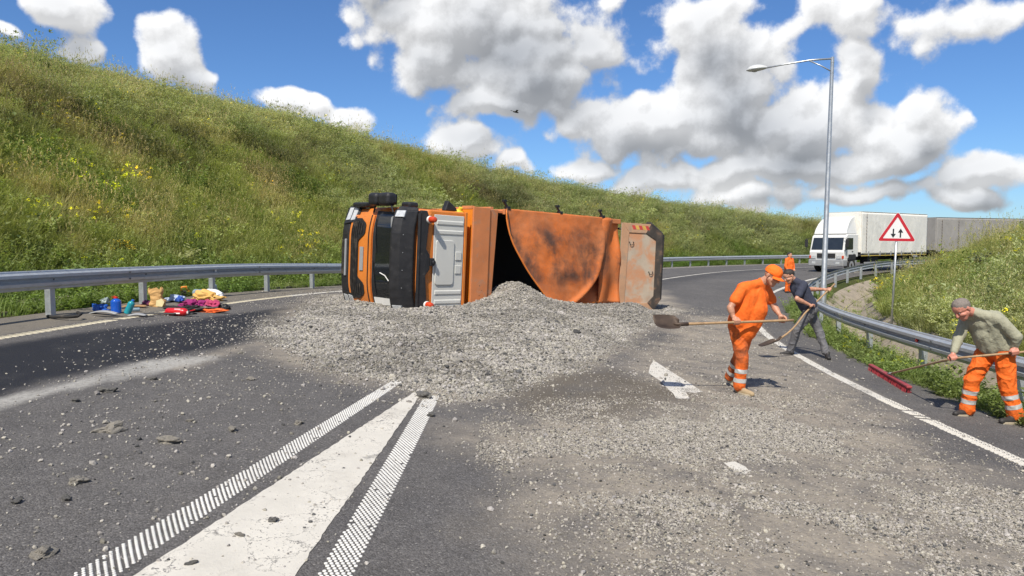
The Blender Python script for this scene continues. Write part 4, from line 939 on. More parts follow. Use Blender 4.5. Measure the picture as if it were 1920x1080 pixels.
# tipping body
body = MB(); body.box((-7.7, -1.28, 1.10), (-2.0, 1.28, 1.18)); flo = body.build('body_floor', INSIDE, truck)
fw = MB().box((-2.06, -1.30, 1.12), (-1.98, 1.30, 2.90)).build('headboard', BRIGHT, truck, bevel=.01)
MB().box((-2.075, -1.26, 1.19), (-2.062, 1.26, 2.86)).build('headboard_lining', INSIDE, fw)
MB().prism([(-1.98, -1.36, 2.905), (-2.50, -1.36, 2.93), (-2.50, 1.34, 2.93), (-1.98, 1.34, 2.905)], (0, 0, .05)).build('cab_guard', FADED, truck, bevel=.012)
MB().prism([(-2.51, -1.33, 2.90), (-2.80, -1.33, 2.885), (-2.66, 1.30, 2.885), (-2.51, 1.30, 2.90)], (0, 0, .045)).build('cab_guard', FADED, truck, bevel=.012)
MB().box((-2.05, -1.38, 2.50), (-1.97, -1.30, 2.90)).build('guard_bracket', FADED, fw, bevel=.01)
for k in range(5): MB().lathe([(0, .012), (.008, .008)], (-2.25 - .06 * (k % 2), .55 + .12 * k, 2.965), (0, 0, 1), 8).build('rivet', CHASSIS, truck)
for s in (-1, 1):
    sd_ = MB().box((-7.7, s * 1.29 - .03, 1.12), (-2.07, s * 1.29 + .03, 2.86)).build('body_side', FADED, truck, bevel=.008)
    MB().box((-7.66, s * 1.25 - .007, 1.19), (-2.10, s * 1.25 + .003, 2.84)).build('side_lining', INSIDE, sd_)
    for k in range(6): x = -2.7 - k * .92; MB().box((x - .05, s * 1.36 - .04, 1.15), (x + .05, s * 1.36 + .035, 2.80)).build('side_stake', FADED, sd_, bevel=.01)
    MB().box((-7.72, s * 1.30 - .07, 2.86), (-3.0, s * 1.30 + .07, 2.94)).build('top_rail', FADED, sd_, bevel=.015)
# tailgate flung open on its top hinges, standing in line with the rim
tg = empty('tailgate_pivot')   # helper frame, removed below
TGM = Matrix.Translation((-7.70, 0, 2.95)) @ Matrix.Rotation(R(20), 4, 'Y')
def tgm(mb): mb.v = [tuple(TGM @ Vector(v)) for v in mb.v]; return mb
bpy.data.objects.remove(tg)
out_p = [(-.02, -1.28), (-1.02, -1.28), (-1.46, -1.02), (-1.50, 1.02), (-1.28, 1.32), (-.02, 1.32)]
tgo = tgm(MB().prism([(x, y, 0) for x, y in out_p], (0, 0, .05))).build('tailgate', BEIGE, truck, bevel=.01)
inn = [(-.26, -1.00), (-.86, -1.00), (-1.24, -.80), (-1.26, .88), (-1.04, 1.10), (-.22, 1.10)]
n = len(out_p)
fr = MB(); frd = MB()
for i in range(n):
    a, b2, c, d = out_p[i], out_p[(i + 1) % n], inn[(i + 1) % n], inn[i]
    (frd if i in (1, 2, 3) else fr).prism([(a[0], a[1], .052), (b2[0], b2[1], .052), (c[0], c[1], .052), (d[0], d[1], .052)], (0, 0, .035))
tgm(fr).build('tailgate_frame', TGF, tgo, bevel=.006); tgm(frd).build('tailgate_frame', RIM_DARK, tgo, bevel=.006)
tgm(MB().prism([(x, y, .053) for x, y in inn], (0, 0, .008))).build('tailgate_panel', BEIGE, tgo)
tgm(MB().hexa([(-1.47, -1.03, -.24), (-1.68, -1.0, -.24), (-1.70, 1.0, -.24), (-1.51, 1.03, -.24)], [(-1.47, -1.02, .075), (-1.60, -.98, -.02), (-1.62, .98, -.02), (-1.51, 1.02, .075)])).build('tailgate_lip', RIM_DARK, tgo, bevel=.01)
tgm(MB().hexa([(-1.03, -1.29, -.22), (-1.05, -1.36, -.2), (-1.62, -1.05, -.2), (-1.48, -1.02, -.22)], [(-1.03, -1.29, .08), (-1.05, -1.35, .02), (-1.56, -1.03, -.02), (-1.47, -1.02, .08)])).build('tailgate_lip', RIM_DARK, tgo, bevel=.01)
for (x, y) in ((-.36, -.72), (-1.10, .15)):
    pts = [(x - .07, y, .066), (x - .07, y, .10)] + [(x + .07 * math.cos(a), y + .09 * math.sin(a) , .10) for a in np.linspace(math.pi, 0, 8)] + [(x + .07, y, .066)]
    tgm(MB().tube(pts, .011, 6)).build('ring_handle', CHASSIS, tgo)
STR_R = M('sticker_red', (.55, .06, .05), .5, 0, .15); STR_Y = M('sticker_yellow', (.65, .40, .08), .5, 0, .15)
for k in range(5):
    x0 = -.34 - k * .12
    tgm(MB().prism([(x0, -1.22, .088), (x0 - .10, -1.22, .088), (x0 - .16, -1.10, .088), (x0 - .06, -1.10, .088)], (0, 0, .003))).build('hazard_sticker', STR_R if k % 2 == 0 else STR_Y, tgo)
for y in (-1.1, 1.1): MB().tube([(-7.72, y, 2.80), (-7.80, y, 2.96)], .03, 8).build('hinge', CHASSIS, tgo)
# tarpaulin
def tarp_mat():
    m = bpy.data.materials.new('tarpaulin_orange_stained'); m.use_nodes = True; t = m.node_tree; b = t.nodes['Principled BSDF']
    o = N(t, 'ShaderNodeTexCoord').outputs['Object']
    mp = N(t, 'ShaderNodeMapping'); link(t, o, mp.inputs[0]); mp.inputs['Scale'].default_value = (.55, .45, .5)
    n1 = noise_n(t, mp.outputs[0], 1.9, 8, .62, dist=.2).outputs[0]; n2 = noise_n(t, o, 14, 6, .7).outputs[0]; n3 = noise_n(t, o, 1.3, 4).outputs[0]
    c = mixc(t, maprange(t, n3, .35, .65), (.66, .165, .03), (.60, .20, .07))
    sx = N(t, 'ShaderNodeSeparateXYZ'); link(t, o, sx.inputs[0])
    area = mth(t, 'MULTIPLY', maprange(t, sx.outputs[1], -1.15, -.75, .25, 1, True), maprange(t, sx.outputs[1], .25, .85, 1, .05, True))
    f = mth(t, 'MULTIPLY', maprange(t, mth(t, 'ADD', n1, mth(t, 'MULTIPLY', n2, .16)), .46, .76, 0, 1.0, True), area)
    c = mixc(t, mth(t, 'MULTIPLY', f, .92), c, (.045, .038, .034))
    c = mixc(t, maprange(t, n2, .5, .75, 0, .35), c, (.36, .20, .12))
    link(t, c, b.inputs['Base Color']); b.inputs['Roughness'].default_value = .62; b.inputs['Specular IOR Level'].default_value = .35
    bp = N(t, 'ShaderNodeBump'); bp.inputs['Strength'].default_value = .35; bp.inputs['Distance'].default_value = .02; link(t, mth(t, 'ADD', n2, n1), bp.inputs['Height']); link(t, bp.outputs[0], b.inputs['Normal'])
    return m
TARP = tarp_mat()
def tarp_fn(u, v):
    xt = -3.05 - 4.15 * u; yt = -1.38; zt = 2.98
    ybot = 1.03 + .12 * u; xb = -4.35 - 2.75 * u; zb = 3.42 - .32 * u
    k = v ** 1.0
    x = xt * (1 - k) + xb * k; y = yt * (1 - k) + ybot * k
    x += .30 * math.sin(math.pi * v ** .8) * (1 - u) ** 2         # free left edge hangs in a curve
    z = zt + (zb - zt) * v ** 1.6
    z += .10 * math.sin(math.pi * v) * math.sin(math.pi * min(1, u * 1.1))
    z += .10 * v * math.sin(u * 9 + v * 2.2) * (.4 + .6 * v) * .5
    uf = .92 - .58 * v ** 3.6; d_ = u - uf; on = float(sstep(v, .02, .35))
    z += .09 * math.exp(-(d_ / .05) ** 2) * on; z -= .40 * float(sstep(d_, .0, .09)) * (1 - .75 * float(sstep(d_, .16, .42))) * on
    y -= .10 * float(sstep(d_, .1, .6)) * v ** 3
    z += .025 * mnoise.noise(Vector((u * 7, v * 5, 1))) + .012 * mnoise.noise(Vector((u * 19, v * 15, 4)))
    return (x, y, z)
tp = MB().grid(tarp_fn, 90, 60).build('tarpaulin', TARP, truck, smooth=True, solid=.012)
hem = [Vector(tarp_fn(u, 1.0)) + Vector((0, .0, .02)) for u in np.linspace(0, 1, 24)]
MB().tube(hem, [.035 + .012 * math.sin(i * 1.9) for i in range(24)], 8).build('tarp_hem', M('tarp_hem_orange', (.66, .19, .03), .6, 0, .15, 8), tp, smooth=True)
lef = [Vector(tarp_fn(0, v)) for v in np.linspace(0, 1, 20)]; MB().tube(lef, .022, 6).build('tarp_hem', MATS['tarp_hem_orange'], tp, smooth=True)
def flap_fn(u, v):
    x = -6.70 - .98 * u + .03 * math.sin(v * 7); y = -1.36 + 2.45 * v; z = 2.90 + .10 * math.sin(u * 5.5 + v) * (1 - v * .3) + .05 * math.sin(v * 9 + u * 4) * u + .10 * v + .08 * u
    return (x, y, z)
MB().grid(flap_fn, 14, 36).build('tarp_flap', TARP, tp, smooth=True, solid=.01)
for x in (-3.1, -5.05, -6.85):
    h = MB().box((x - .05, -1.44, 2.86), (x + .05, -1.36, 3.0)); h.prism([(x - .02, -1.44, 2.90), (x + .10, -1.56, 2.90), (x + .14, -1.54, 2.90), (x + .04, -1.42, 2.90)], (0, 0, .05)); h.box((x + .04, -1.60, 2.89), (x + .16, -1.54, 2.96)); h.build('tarp_latch', BLACKP, truck, bevel=.008)
# wet clod of load under the tailgate
MB().tube([(-3.03, -1.40, 2.99), (-3.06, -1.2, 3.02), (-3.15, -.75, 3.05), (-3.28, -.62, 3.06), (-3.12, -.70, 3.04)], .012, 6).build('tarp_wire', CHASSIS, tp)
# ------------------------------------------------------------------ white tarpaulin truck and the grey trailer behind it
WPAINT = M('white_lorry_paint', (.74, .74, .72), .35, 0, .04, 2, coat=.3, dirt=(.5, .47, .42), dirt_amt=.05)
WTARP = M('white_tarpaulin', (.80, .78, .72), .6, 0, .05, 1.2, dirt=(.58, .54, .47), dirt_amt=.12, dirt_scale=1.3)
GTARP = M('grey_tarpaulin', (.31, .295, .275), .65, 0, .10, 1.2, dirt=(.22, .20, .18), dirt_amt=.25, dirt_scale=1.5)
DARKC = M('lorry_underside', (.03, .03, .032), .7, .2, .3)
YSTR = M('reflective_yellow_strip', (.62, .46, .10), .5, 0, .1)
GLASSB = M('lorry_glass', (.025, .03, .035), .08, 0, .2, 3, coat=.6)
LACE = M('lacing_rope', (.16, .12, .09), .8, 0, .2)
def side_sheet(x0, x1, y, z0, z1, amp, seed):
    nu = int(abs(x1 - x0) / .09); nv = 22
    def f(u, v):
        x = x0 + (x1 - x0) * u; z = z0 + (z1 - z0) * v
        w = math.sin(math.pi * min(1, u)) ** .3
        d = amp * (mnoise.noise(Vector((x * 1.1 + seed, z * .5 + x * .35, seed))) + .7 * abs(mnoise.noise(Vector((x * 2.3 - z * .9, z * .6, seed + 5)))) + .3 * mnoise.noise(Vector((x * 5, z * 3, seed))))
        return (x, y + d * w * math.sin(math.pi * min(1, v * .92 + .04)) ** .5, z)
    return MB().grid(f, nu, nv)
def lacing(parent, x, y, z0, z1, n):
    mb = MB()
    pts = [(x + (.03 if i % 2 else -.03), y, z0 + (z1 - z0) * i / n) for i in range(n + 1)]
    return MB().tube(pts, .014, 5).build('lacing', LACE, parent)
def box_body(root, x0, x1, z0, z1, hw, mat, seed):
    bd = MB().box((x1, -hw, z0), (x0, hw, z1)).build('load_box', mat, root, bevel=.04)
    for s in (-1, 1):
        sh = side_sheet(x0 - .02, x1 + .02, s * (hw + .03), z0 - .12, z1 - .04, .045, seed + s).build('side_tarpaulin', mat, bd, smooth=True, solid=.01)
        n = int((x0 - x1) / .16); mb = MB()
        lacing(sh, x0 - .55, s * (hw + .085), z0, z1 - .15, 22)
    rf_ = MB().grid(lambda u, v: (x0 + (x1 - x0) * u, -hw - .04 + (2 * hw + .08) * v, z1 + .01 + .03 * math.sin(u * 14) * math.sin(math.pi * v)), 40, 6).build('roof_sheet', mat, bd, smooth=True, solid=.02)
    return bd
wt = empty('box_truck'); tag(wt, 'white flatbed truck with tarpaulin box and roof fairing on the bend', 'truck')
cabw = prism_y([(.0, .62), (.06, 1.25), (.0, 1.38), (-.22, 2.22), (-.40, 2.36), (-1.62, 2.36), (-1.62, .95), (-1.35, .95), (-1.2, 1.12), (-.62, 1.12), (-.45, .95), (-.42, .62)], -1.12, 1.12).build('cab', WPAINT, wt, bevel=.05, seg=3)
MB().box((-.35, -1.14, .40), (.12, 1.14, .80)).build('bumper', GREYP, wt, bevel=.04)
for s in (-1, 1):
    MB().box((.07, s * .82 - .16, .86), (.085, s * .82 + .16, 1.04)).build('headlight', LAMP, wt, bevel=.01)
    MB().box((.06, s * .78 - .12, .52), (.13, s * .78 + .12, .66)).build('fog_light', LAMP, wt, bevel=.01)
    MB().box((.0, s * 1.06 - .05, .86), (.075, s * 1.06 + .06, 1.04)).build('indicator', AMBER, wt, bevel=.01)
MB().box((.05, -.6, .9), (.075, .6, 1.18)).build('grille', DARKC, wt, bevel=.01)
sw = lambda y, z, o: (.0 - (z - 1.38) * .262 + o, y, z)
MB().prism([sw(-1.02, 1.40, .004), sw(1.02, 1.40, .004), sw(.98, 2.14, .004), sw(-.98, 2.14, .004)], (.012, 0, .003)).build('windscreen', GLASSB, wt)
for s in (-1, 1):
    MB().hexa([(-.98, s * 1.125, 1.42), (-.16, s * 1.125, 1.42), (-.16, s * 1.14, 1.42), (-.98, s * 1.14, 1.42)], [(-.98, s * 1.125, 2.12), (-.34, s * 1.125, 2.12), (-.34, s * 1.14, 2.12), (-.98, s * 1.14, 2.12)]).build('side_window', GLASSB, wt)
    dr = MB().box((-1.06, s * 1.118 - .012, .9), (-.10, s * 1.118 + .012, 1.40)).build('door', WPAINT, wt, bevel=.01)
    MB().box((-1.0, s * 1.14 - .01, 1.28), (-.85, s * 1.14 + .015, 1.32)).build('door_handle', DARKC, dr)
    MB().tube([(-.05, s * 1.1, 2.1), (.08, s * 1.32, 2.12), (.08, s * 1.32, 1.4), (-.02, s * 1.12, 1.36)], .018, 6).build('mirror_arm', DARKC, wt)
    MB().box((.02, s * 1.33 - .10, 1.55), (.10, s * 1.33 + .10, 2.05)).build('mirror', DARKC, wt, bevel=.03)
    MB().box((-1.36, s * 1.0 - .16, .75), (-.46, s * 1.0 + .15, 1.13)).build('wheel_arch', DARKC, wt, bevel=.05)
fair = MB(); ff = [(-.30, 2.37), (-.42, 2.66), (-.66, 3.02), (-1.0, 3.30), (-1.36, 3.44), (-1.58, 3.46), (-1.58, 2.37)]
fair = MB(); wf = [1.06, 1.05, 1.0, .95, .9, .88, 1.06]; A = [(x, -w, z) for (x, z), w in zip(ff, wf)]; B2 = [(x, w, z) for (x, z), w in zip(ff, wf)]; n = len(ff)
fair.add(A + B2, [tuple(range(n)), tuple(range(n, 2 * n))[::-1]] + [(i, (i + 1) % n, n + (i + 1) % n, n + i) for i in range(n)]); fair.build('roof_fairing', WPAINT, wt, bevel=.04, seg=3)
box_body(wt, -1.72, -10.4, 1.22, 3.74, 1.2, WTARP, 3)
bed = MB().box((-10.42, -1.24, 1.02), (-1.70, 1.24, 1.14)).build('load_bed', DARKC, wt)
for s in (-1, 1):
    MB().box((-10.3, s * 1.25 - .01, 1.00), (-1.75, s * 1.25 + .012, 1.045)).build('reflective_strip', YSTR, bed)
    for x in (-2.6, -4.0, -5.4, -6.8, -8.2, -9.6): MB().box((x - .04, s * 1.262 - .02, 1.0), (x + .04, s * 1.262 + .02, 1.3)).build('side_post', GREYP, bed)
    MB().box((-10.2, s * .40 - .05, .72), (-.4, s * .40 + .05, .98)).build('chassis_rail', DARKC, wt)
    MB().box((-5.0, s * 1.1 - .02, .5), (-2.4, s * 1.1 + .02, .62)).build('side_guard', GREYP, wt, bevel=.01)
    wheel(wt, -.9, s * .98, .46, .46, .28); wheel(wt, -7.0, s * .92, .46, .46, .5)
    MB().box((-7.55, s * .92 - .28, .93), (-6.45, s * .92 + .28, .985)).build('mudguard', DARKC, wt, bevel=.02)
MB().box((-3.9, -1.05, .5), (-2.7, -.55, .95)).build('fuel_tank', GREYP, wt, bevel=.05); MB().box((-4.2, .55, .5), (-2.9, 1.05, .95)).build('tool_box', DARKC, wt, bevel=.03)
for x in (-.9, -7.0): MB().tube([(x, -.9, .46), (x, .9, .46)], .06, 8).build('axle', DARKC, wt)
def place_vehicle(root, front, rear):
    f = Vector((front[0], front[1], float(Zr(*front)))); r_ = Vector((rear[0], rear[1], float(Zr(*rear)))); d = (f - r_).normalized(); up = Vector((0, 0, 1)); left = up.cross(d).normalized(); up = d.cross(left)
    root.matrix_world = Matrix(((d.x, left.x, up.x, f.x), (d.y, left.y, up.y, f.y), (d.z, left.z, up.z, f.z), (0, 0, 0, 1)))
place_vehicle(wt, (19.45, 43.9), (19.45 + .81 * 8, 43.9 + .586 * 8))
gt = empty('trailer'); tag(gt, 'long grey tarpaulin trailer standing behind the white truck', 'trailer')
box_body(gt, 0, -12.2, 1.25, 3.72, 1.24, GTARP, 9); MB().box((-12.2, -1.25, 1.05), (0, 1.25, 1.18)).build('load_bed', DARKC, gt)
for s in (-1, 1):
    for x in (-8.2, -9.4, -10.6): wheel(gt, x, s * .95, .5, .5, .4)
    MB().box((-12.0, s * .45 - .05, .75), (-.3, s * .45 + .05, 1.03)).build('chassis_rail', DARKC, gt)
    MB().box((-3.0, s * .9 - .06, .0), (-2.8, s * .9 + .06, 1.0)).build('landing_leg', GREYP, gt)
for x in (-8.2, -9.4, -10.6): MB().tube([(x, -.9, .5), (x, .9, .5)], .06, 8).build('axle', DARKC, gt)
for x in (-2.3, -5.6, -8.8): lacing(gt, x, 1.33, 1.2, 3.55, 22)
place_vehicle(gt, (31.4, 54.6), (31.4 + 11, 54.6 + 4.2))

# ------------------------------------------------------------------ street lamp
STEEL = M('lamp_post_steel', (.46, .48, .49), .4, .7, .1, 8)
lx, ly = xy(51.0, .39); lx = float(lx); ly = float(ly); lz = float(T(lx, ly))
lamp = empty('street_lamp', (lx, ly, lz), (0, R(.6), -.39 + .05)); tag(lamp, 'tall grey street lamp with a single arm reaching over the bend', 'street lamp')
MB().lathe([(0, .11), (1.2, .105), (1.22, .095), (9.1, .058)], (0, 0, -.1), (0, 0, 1), 16).build('pole', STEEL, lamp, auto=True)
MB().lathe([(0, .15), (.03, .15), (.05, .10)], (0, 0, .02), (0, 0, 1), 12).build('base_flange', STEEL, lamp)
for dz in (8.450, 8.800): MB().lathe([(0, .065), (.04, .065)], (0, 0, dz), (0, 0, 1), 14).build('collar', STEEL, lamp)
MB().tube([(.05, 0, 8.950), (-.7, 0, 8.950), (-1.5, 0, 8.870), (-2.2, 0, 8.780)], [.032, .03, .028, .026], 10).build('arm', STEEL, lamp, smooth=True)
MB().tube([(0, 0, 8.500), (-.35, 0, 8.730), (-.75, 0, 8.935)], .022, 8).build('brace', STEEL, lamp, smooth=True)
hd = empty('lamp_head'); bpy.data.objects.remove(hd)
def head_fn(u, v):
    a = u * 2 * math.pi; t = v; prof = [0.02, .07, .105, .125, .13, .12, .09, .03][min(7, int(t * 7.99))]
    pr = np.interp(t, [0, .08, .25, .45, .65, .85, 1], [.04, .10, .16, .20, .205, .15, .03])
    z = math.sin(a) * pr * (.75 if math.sin(a) > 0 else .35); return (-2.12 - .72 * t, math.cos(a) * pr, 8.790 - .05 * t + z)
hd = MB().grid(head_fn, 24, 16).build('lamp_head', M('lamp_housing', (.62, .63, .62), .4, .1, .05), lamp, smooth=True)
MB().grid(lambda u, v: (-2.38 - .34 * v, (u - .5) * .26, 8.720 - .06 * math.sin(math.pi * u) * math.sin(math.pi * v)), 10, 10).build('lamp_glass', M('lamp_cover', (.42, .44, .42), .2, 0, .05, trans=.0), hd, smooth=True)
# ------------------------------------------------------------------ two-way traffic sign
SR = M('sign_red', (.48, .018, .03), .4, 0, .06, coat=.2); SW = M('sign_white', (.74, .74, .73), .4, 0, .04, coat=.2); SB = M('sign_black', (.012, .016, .018), .45)
sgx, sgy = 11.45, 21.3; sgz = float(T(sgx, sgy))
sign = empty('traffic_sign', (sgx, sgy, sgz), (0, R(1.2), R(-24))); tag(sign, 'triangular red and white two-way traffic warning sign on a grey post', 'traffic sign')
Hs = 2.12 - sgz       # height of the centroid above the foot
MB().tube([(0, 0, -.3), (0, 0, Hs + .25)], .032, 12).build('post', STEEL, sign, smooth=True)
def tri(s, rnd, y):
    pts = []
    for k in range(3):
        a = math.pi / 2 + k * 2 * math.pi / 3; c = Vector((math.cos(a), math.sin(a))) * (s / math.sqrt(3) - 2 * rnd)
        for j in range(7): b_ = a - R(60) + R(120) * j / 6; pts.append((c.x + rnd * math.cos(b_), y, Hs + c.y + rnd * math.sin(b_)))
    return pts
pl = MB().prism(tri(1.04, .045, -.040), (0, -.004, 0)).build('sign_plate', SW, sign); MB().prism(tri(1.04, .045, -.036), (0, .003, 0)).build('sign_back', GALV_P, sign)
o_, i_ = tri(1.01, .04, -.0465), tri(.735, .012, -.0465); mb = MB(); n = len(o_)
mb.add(o_ + i_, [(k, (k + 1) % n, n + (k + 1) % n, n + k) for k in range(n)]); mb.build('red_border', SR, pl)
for s, d in ((-.095, -1), (.095, 1)):
    zc = Hs - .055; y = -.0475
    q = [(-.019, -.13 * d), (.019, -.13 * d), (.019, .02 * d), (.07, .02 * d), (0, .14 * d), (-.07, .02 * d), (-.019, .02 * d)]
    MB().prism([(s + a, y, zc + b_) for a, b_ in q], (0, -.001, 0)).build('arrow', SB, pl)
for dz in (-.12, .18): MB().box((-.06, -.036, Hs + dz - .02), (.06, .04, Hs + dz + .02)).build('clamp', GALV_P, sign)
# ------------------------------------------------------------------ a bird under the big cloud
bird = empty('bird', tuple(Vector((0, 0, CAM_Z)) + px_dir(967, 210) * 45), (0, R(12), R(20))); tag(bird, 'small dark bird gliding below the large grey cloud', 'bird')
FEATH = M('dark_feathers', (.05, .045, .04), .8)
MB().lathe([(-.20, .004), (-.12, .035), (0, .055), (.12, .04), (.17, .03), (.2, .005)], (0, 0, 0), (1, 0, 0), 10).build('body', FEATH, bird, smooth=True)
for s in (-1, 1): MB().hexa([(-.05, 0, 0), (.08, 0, 0), (.05, s * .22, .09), (-.06, s * .22, .09)], [(-.05, 0, .012), (.08, 0, .012), (.03, s * .40, .05), (-.06, s * .38, .05)]).build('wing', FEATH, bird)
MB().hexa([(-.17, -.01, 0), (-.17, .01, 0), (-.34, .05, 0), (-.34, -.05, 0)], [(-.17, -.01, .01), (-.17, .01, .01), (-.34, .05, .01), (-.34, -.05, .01)]).build('tail', FEATH, bird)
# ------------------------------------------------------------------ people: overlapping tapered limbs fused into one surface
FUSE = bpy.data.scenes.new('fuse')      # scratch scene for the voxel fusing, removed below
BUILT = list(SC.objects)
for o in BUILT: o.hide_viewport = True       # keeps the fusing fast; all shown again below
def capsule(mb, p0, r0, p1, r1, n=12, flat=None):
    """tapered capsule; flat = (axis vector, factor) squashes it across that axis"""
    p0 = Vector(p0); p1 = Vector(p1); d = p1 - p0; L = d.length; d = d.normalized() if L > 1e-6 else Vector((0, 0, 1)); a = d.orthogonal().normalized(); b = d.cross(a)
    if flat:
        fa = Vector(flat[0]); fa = fa - d * fa.dot(d)
        if fa.length > 1e-4: a = fa.normalized(); b = d.cross(a)
        k = flat[1]
    else: k = 1.0
    prof = [(-r0 * math.cos(t), r0 * math.sin(t)) for t in (0.12, .5, .95, 1.35)] + [(L * f, r0 + (r1 - r0) * f) for f in (0.0, .5, 1.0)] + [(L + r1 * math.cos(t), r1 * math.sin(t)) for t in (1.35, .95, .5, .12)]
    vs = []; fs = []
    for (h, r_) in prof:
        for j in range(n): t = 2 * math.pi * j / n; vs.append(p0 + d * h + a * (r_ * k * math.cos(t)) + b * (r_ * math.sin(t)))
    m = len(prof)
    for i in range(m - 1):
        for j in range(n): fs.append((i * n + j, i * n + (j + 1) % n, (i + 1) * n + (j + 1) % n, (i + 1) * n + j))
    fs.append(tuple(range(n))[::-1]); fs.append(tuple((m - 1) * n + j for j in range(n))); mb.add(vs, fs)
def fuse(name, mb, mat, parent, voxel=.01, smooth=6, wrinkle=0.0, wscale=14.0, cut=None, wdir=(1, 1, .45), seed=0):
    me = mb.mesh(name + '_raw'); o = bpy.data.objects.new(name + '_raw', me); COL.objects.link(o)
    m = o.modifiers.new('r', 'REMESH'); m.mode = 'VOXEL'; m.voxel_size = voxel
    s = o.modifiers.new('s', 'SMOOTH'); s.factor = .5; s.iterations = smooth
    FUSE.collection.objects.link(o); COL.objects.unlink(o)
    with bpy.context.temp_override(scene=FUSE, view_layer=FUSE.view_layers[0]):
        dg = bpy.context.evaluated_depsgraph_get(); me2 = bpy.data.meshes.new_from_object(o.evaluated_get(dg))
    bpy.data.objects.remove(o); bpy.data.meshes.remove(me)
    me2.name = name; me2.materials.clear(); me2.materials.append(mat)
    if wrinkle:
        off = Vector((seed * 3.3, seed, seed * 1.7))
        nv = len(me2.vertices); co = np.empty(nv * 3, np.float32); no = np.empty(nv * 3, np.float32); me2.vertices.foreach_get('co', co); me2.vertices.foreach_get('normal', no); dd = np.empty(nv, np.float32)
        for k_, (x, y, z) in enumerate(co.reshape(-1, 3).tolist()):
            q = Vector((x * wdir[0], y * wdir[1], z * wdir[2])) * wscale + off
            q2 = q + Vector((mnoise.noise(q * .7), mnoise.noise(q * .7 + off), 0)) * .8; dd[k_] = wrinkle * (.5 - 1.1 * abs(mnoise.noise(q2)) ** .6 + .35 * abs(mnoise.noise(q2 * 2.2 + off)))
        me2.vertices.foreach_set('co', (co.reshape(-1, 3) + no.reshape(-1, 3) * dd[:, None]).ravel()); me2.update()
    if cut:
        bm = bmesh.new(); bm.from_mesh(me2)
        for (pt, nr) in cut:
            bmesh.ops.bisect_plane(bm, geom=bm.verts[:] + bm.edges[:] + bm.faces[:], plane_co=pt, plane_no=nr, clear_outer=True)
        bm.to_mesh(me2); bm.free()
    me2.polygons.foreach_set('use_smooth', [True] * len(me2.polygons))
    ob = bpy.data.objects.new(name, me2); COL.objects.link(ob); ob.parent = parent
    return ob
SKIN = M('skin_tanned', (.50, .255, .165), .5, 0, .10, 12, .12, 120, sss=.12); SKINR = M('skin_sunburnt', (.53, .22, .155), .5, 0, .10, 12, .12, 120, sss=.12)
EYEW = M('eye_white', (.7, .68, .65), .3, 0, .02); EYED = M('eye_iris', (.05, .035, .025), .2, 0, .02); LIP = M('lips', (.40, .14, .11), .5, 0, .05)
HAIRD = M('hair_dark', (.03, .024, .02), .7, 0, .3, 60, .5, 200); HAIRG = M('hair_grey_cropped', (.20, .17, .15), .8, 0, .3, 60, .5, 200)
def hiviz(name, col, dirt=(.20, .08, .03), amt=.25): return M(name, col, .8, 0, .12, 3, .45, 26, dirt=dirt, dirt_amt=amt, dirt_scale=4)
HV_SHIRT = hiviz('hi_vis_shirt', (.86, .150, .012), (.45, .10, .02), .18); HV_CAP = hiviz('hi_vis_cap', (.92, .17, .01), amt=.02)
GREYTR = M('grey_work_trousers', (.125, .125, .135), .8, 0, .2, 5, .5, 26, dirt=(.24, .22, .2), dirt_amt=.2); NAVY = M('navy_tshirt', (.035, .04, .065), .85, 0, .15, 5, .5, 24)
SAGE = M('sage_long_sleeve', (.34, .335, .245), .85, 0, .08, 4, .5, 24, dirt=(.24, .23, .17), dirt_amt=.15)
BOOT = M('suede_boot_tan', (.36, .27, .16), .8, 0, .2, 14, .2, 60); SHOE = M('dark_shoe', (.03, .028, .027), .6, 0, .3, 12); SOLE = M('tan_sole', (.42, .36, .26), .7, 0, .1); BELT = M('belt_black', (.02, .02, .02), .5)
SILV = M('reflective_tape', (.58, .58, .56), .35, .25, .06, 20)
WOOD = M('ash_handle', (.36, .235, .125), .6, 0, .22, 16, .1, 60, dirt=(.16, .10, .06), dirt_amt=.25, dirt_scale=9); RUSTY = M('worn_spade_steel', (.085, .06, .045), .6, .45, .35, 7, .1, 40, dirt=(.16, .12, .09), dirt_amt=.4)

def head(mb, c, look, up, s=1.0):
    """skull, jaw, nose, brow, ears; returns frame"""
    f = Vector(look).normalized(); u = Vector(up); u = (u - f * u.dot(f)).normalized(); r_ = f.cross(u); c = Vector(c)
    P = lambda a, b, d: c + (f * a + r_ * b + u * d) * s
    capsule(mb, P(-.022, 0, .035), .082 * s, P(.012, 0, .045), .080 * s); capsule(mb, P(.03, 0, -.02), .064 * s, P(.045, 0, -.065), .045 * s)
    for k in (-1, 1):
        capsule(mb, P(.005, k * .052, -.03), .030 * s, P(.05, k * .022, -.078), .026 * s); capsule(mb, P(.066, k * .034, -.012), .024 * s, P(.05, k * .05, -.02), .022 * s)
        capsule(mb, P(.072, k * .014, .032), .014 * s, P(.064, k * .05, .034), .014 * s); capsule(mb, P(-.012, k * .082, .012), .014 * s, P(-.016, k * .088, -.018), .010 * s); capsule(mb, P(-.02, k * .088, .02), .012 * s, P(-.028, k * .092, .0), .010 * s)
    capsule(mb, P(.082, 0, .022), .011 * s, P(.104, 0, -.018), .016 * s); capsule(mb, P(.088, .012, -.022), .010 * s, P(.088, -.012, -.022), .010 * s); capsule(mb, P(.074, .018, -.052), .012 * s, P(.074, -.018, -.052), .012 * s); capsule(mb, P(.066, 0, -.088), .020 * s, P(.06, 0, -.08), .022 * s)
    return c, f, r_, u, s
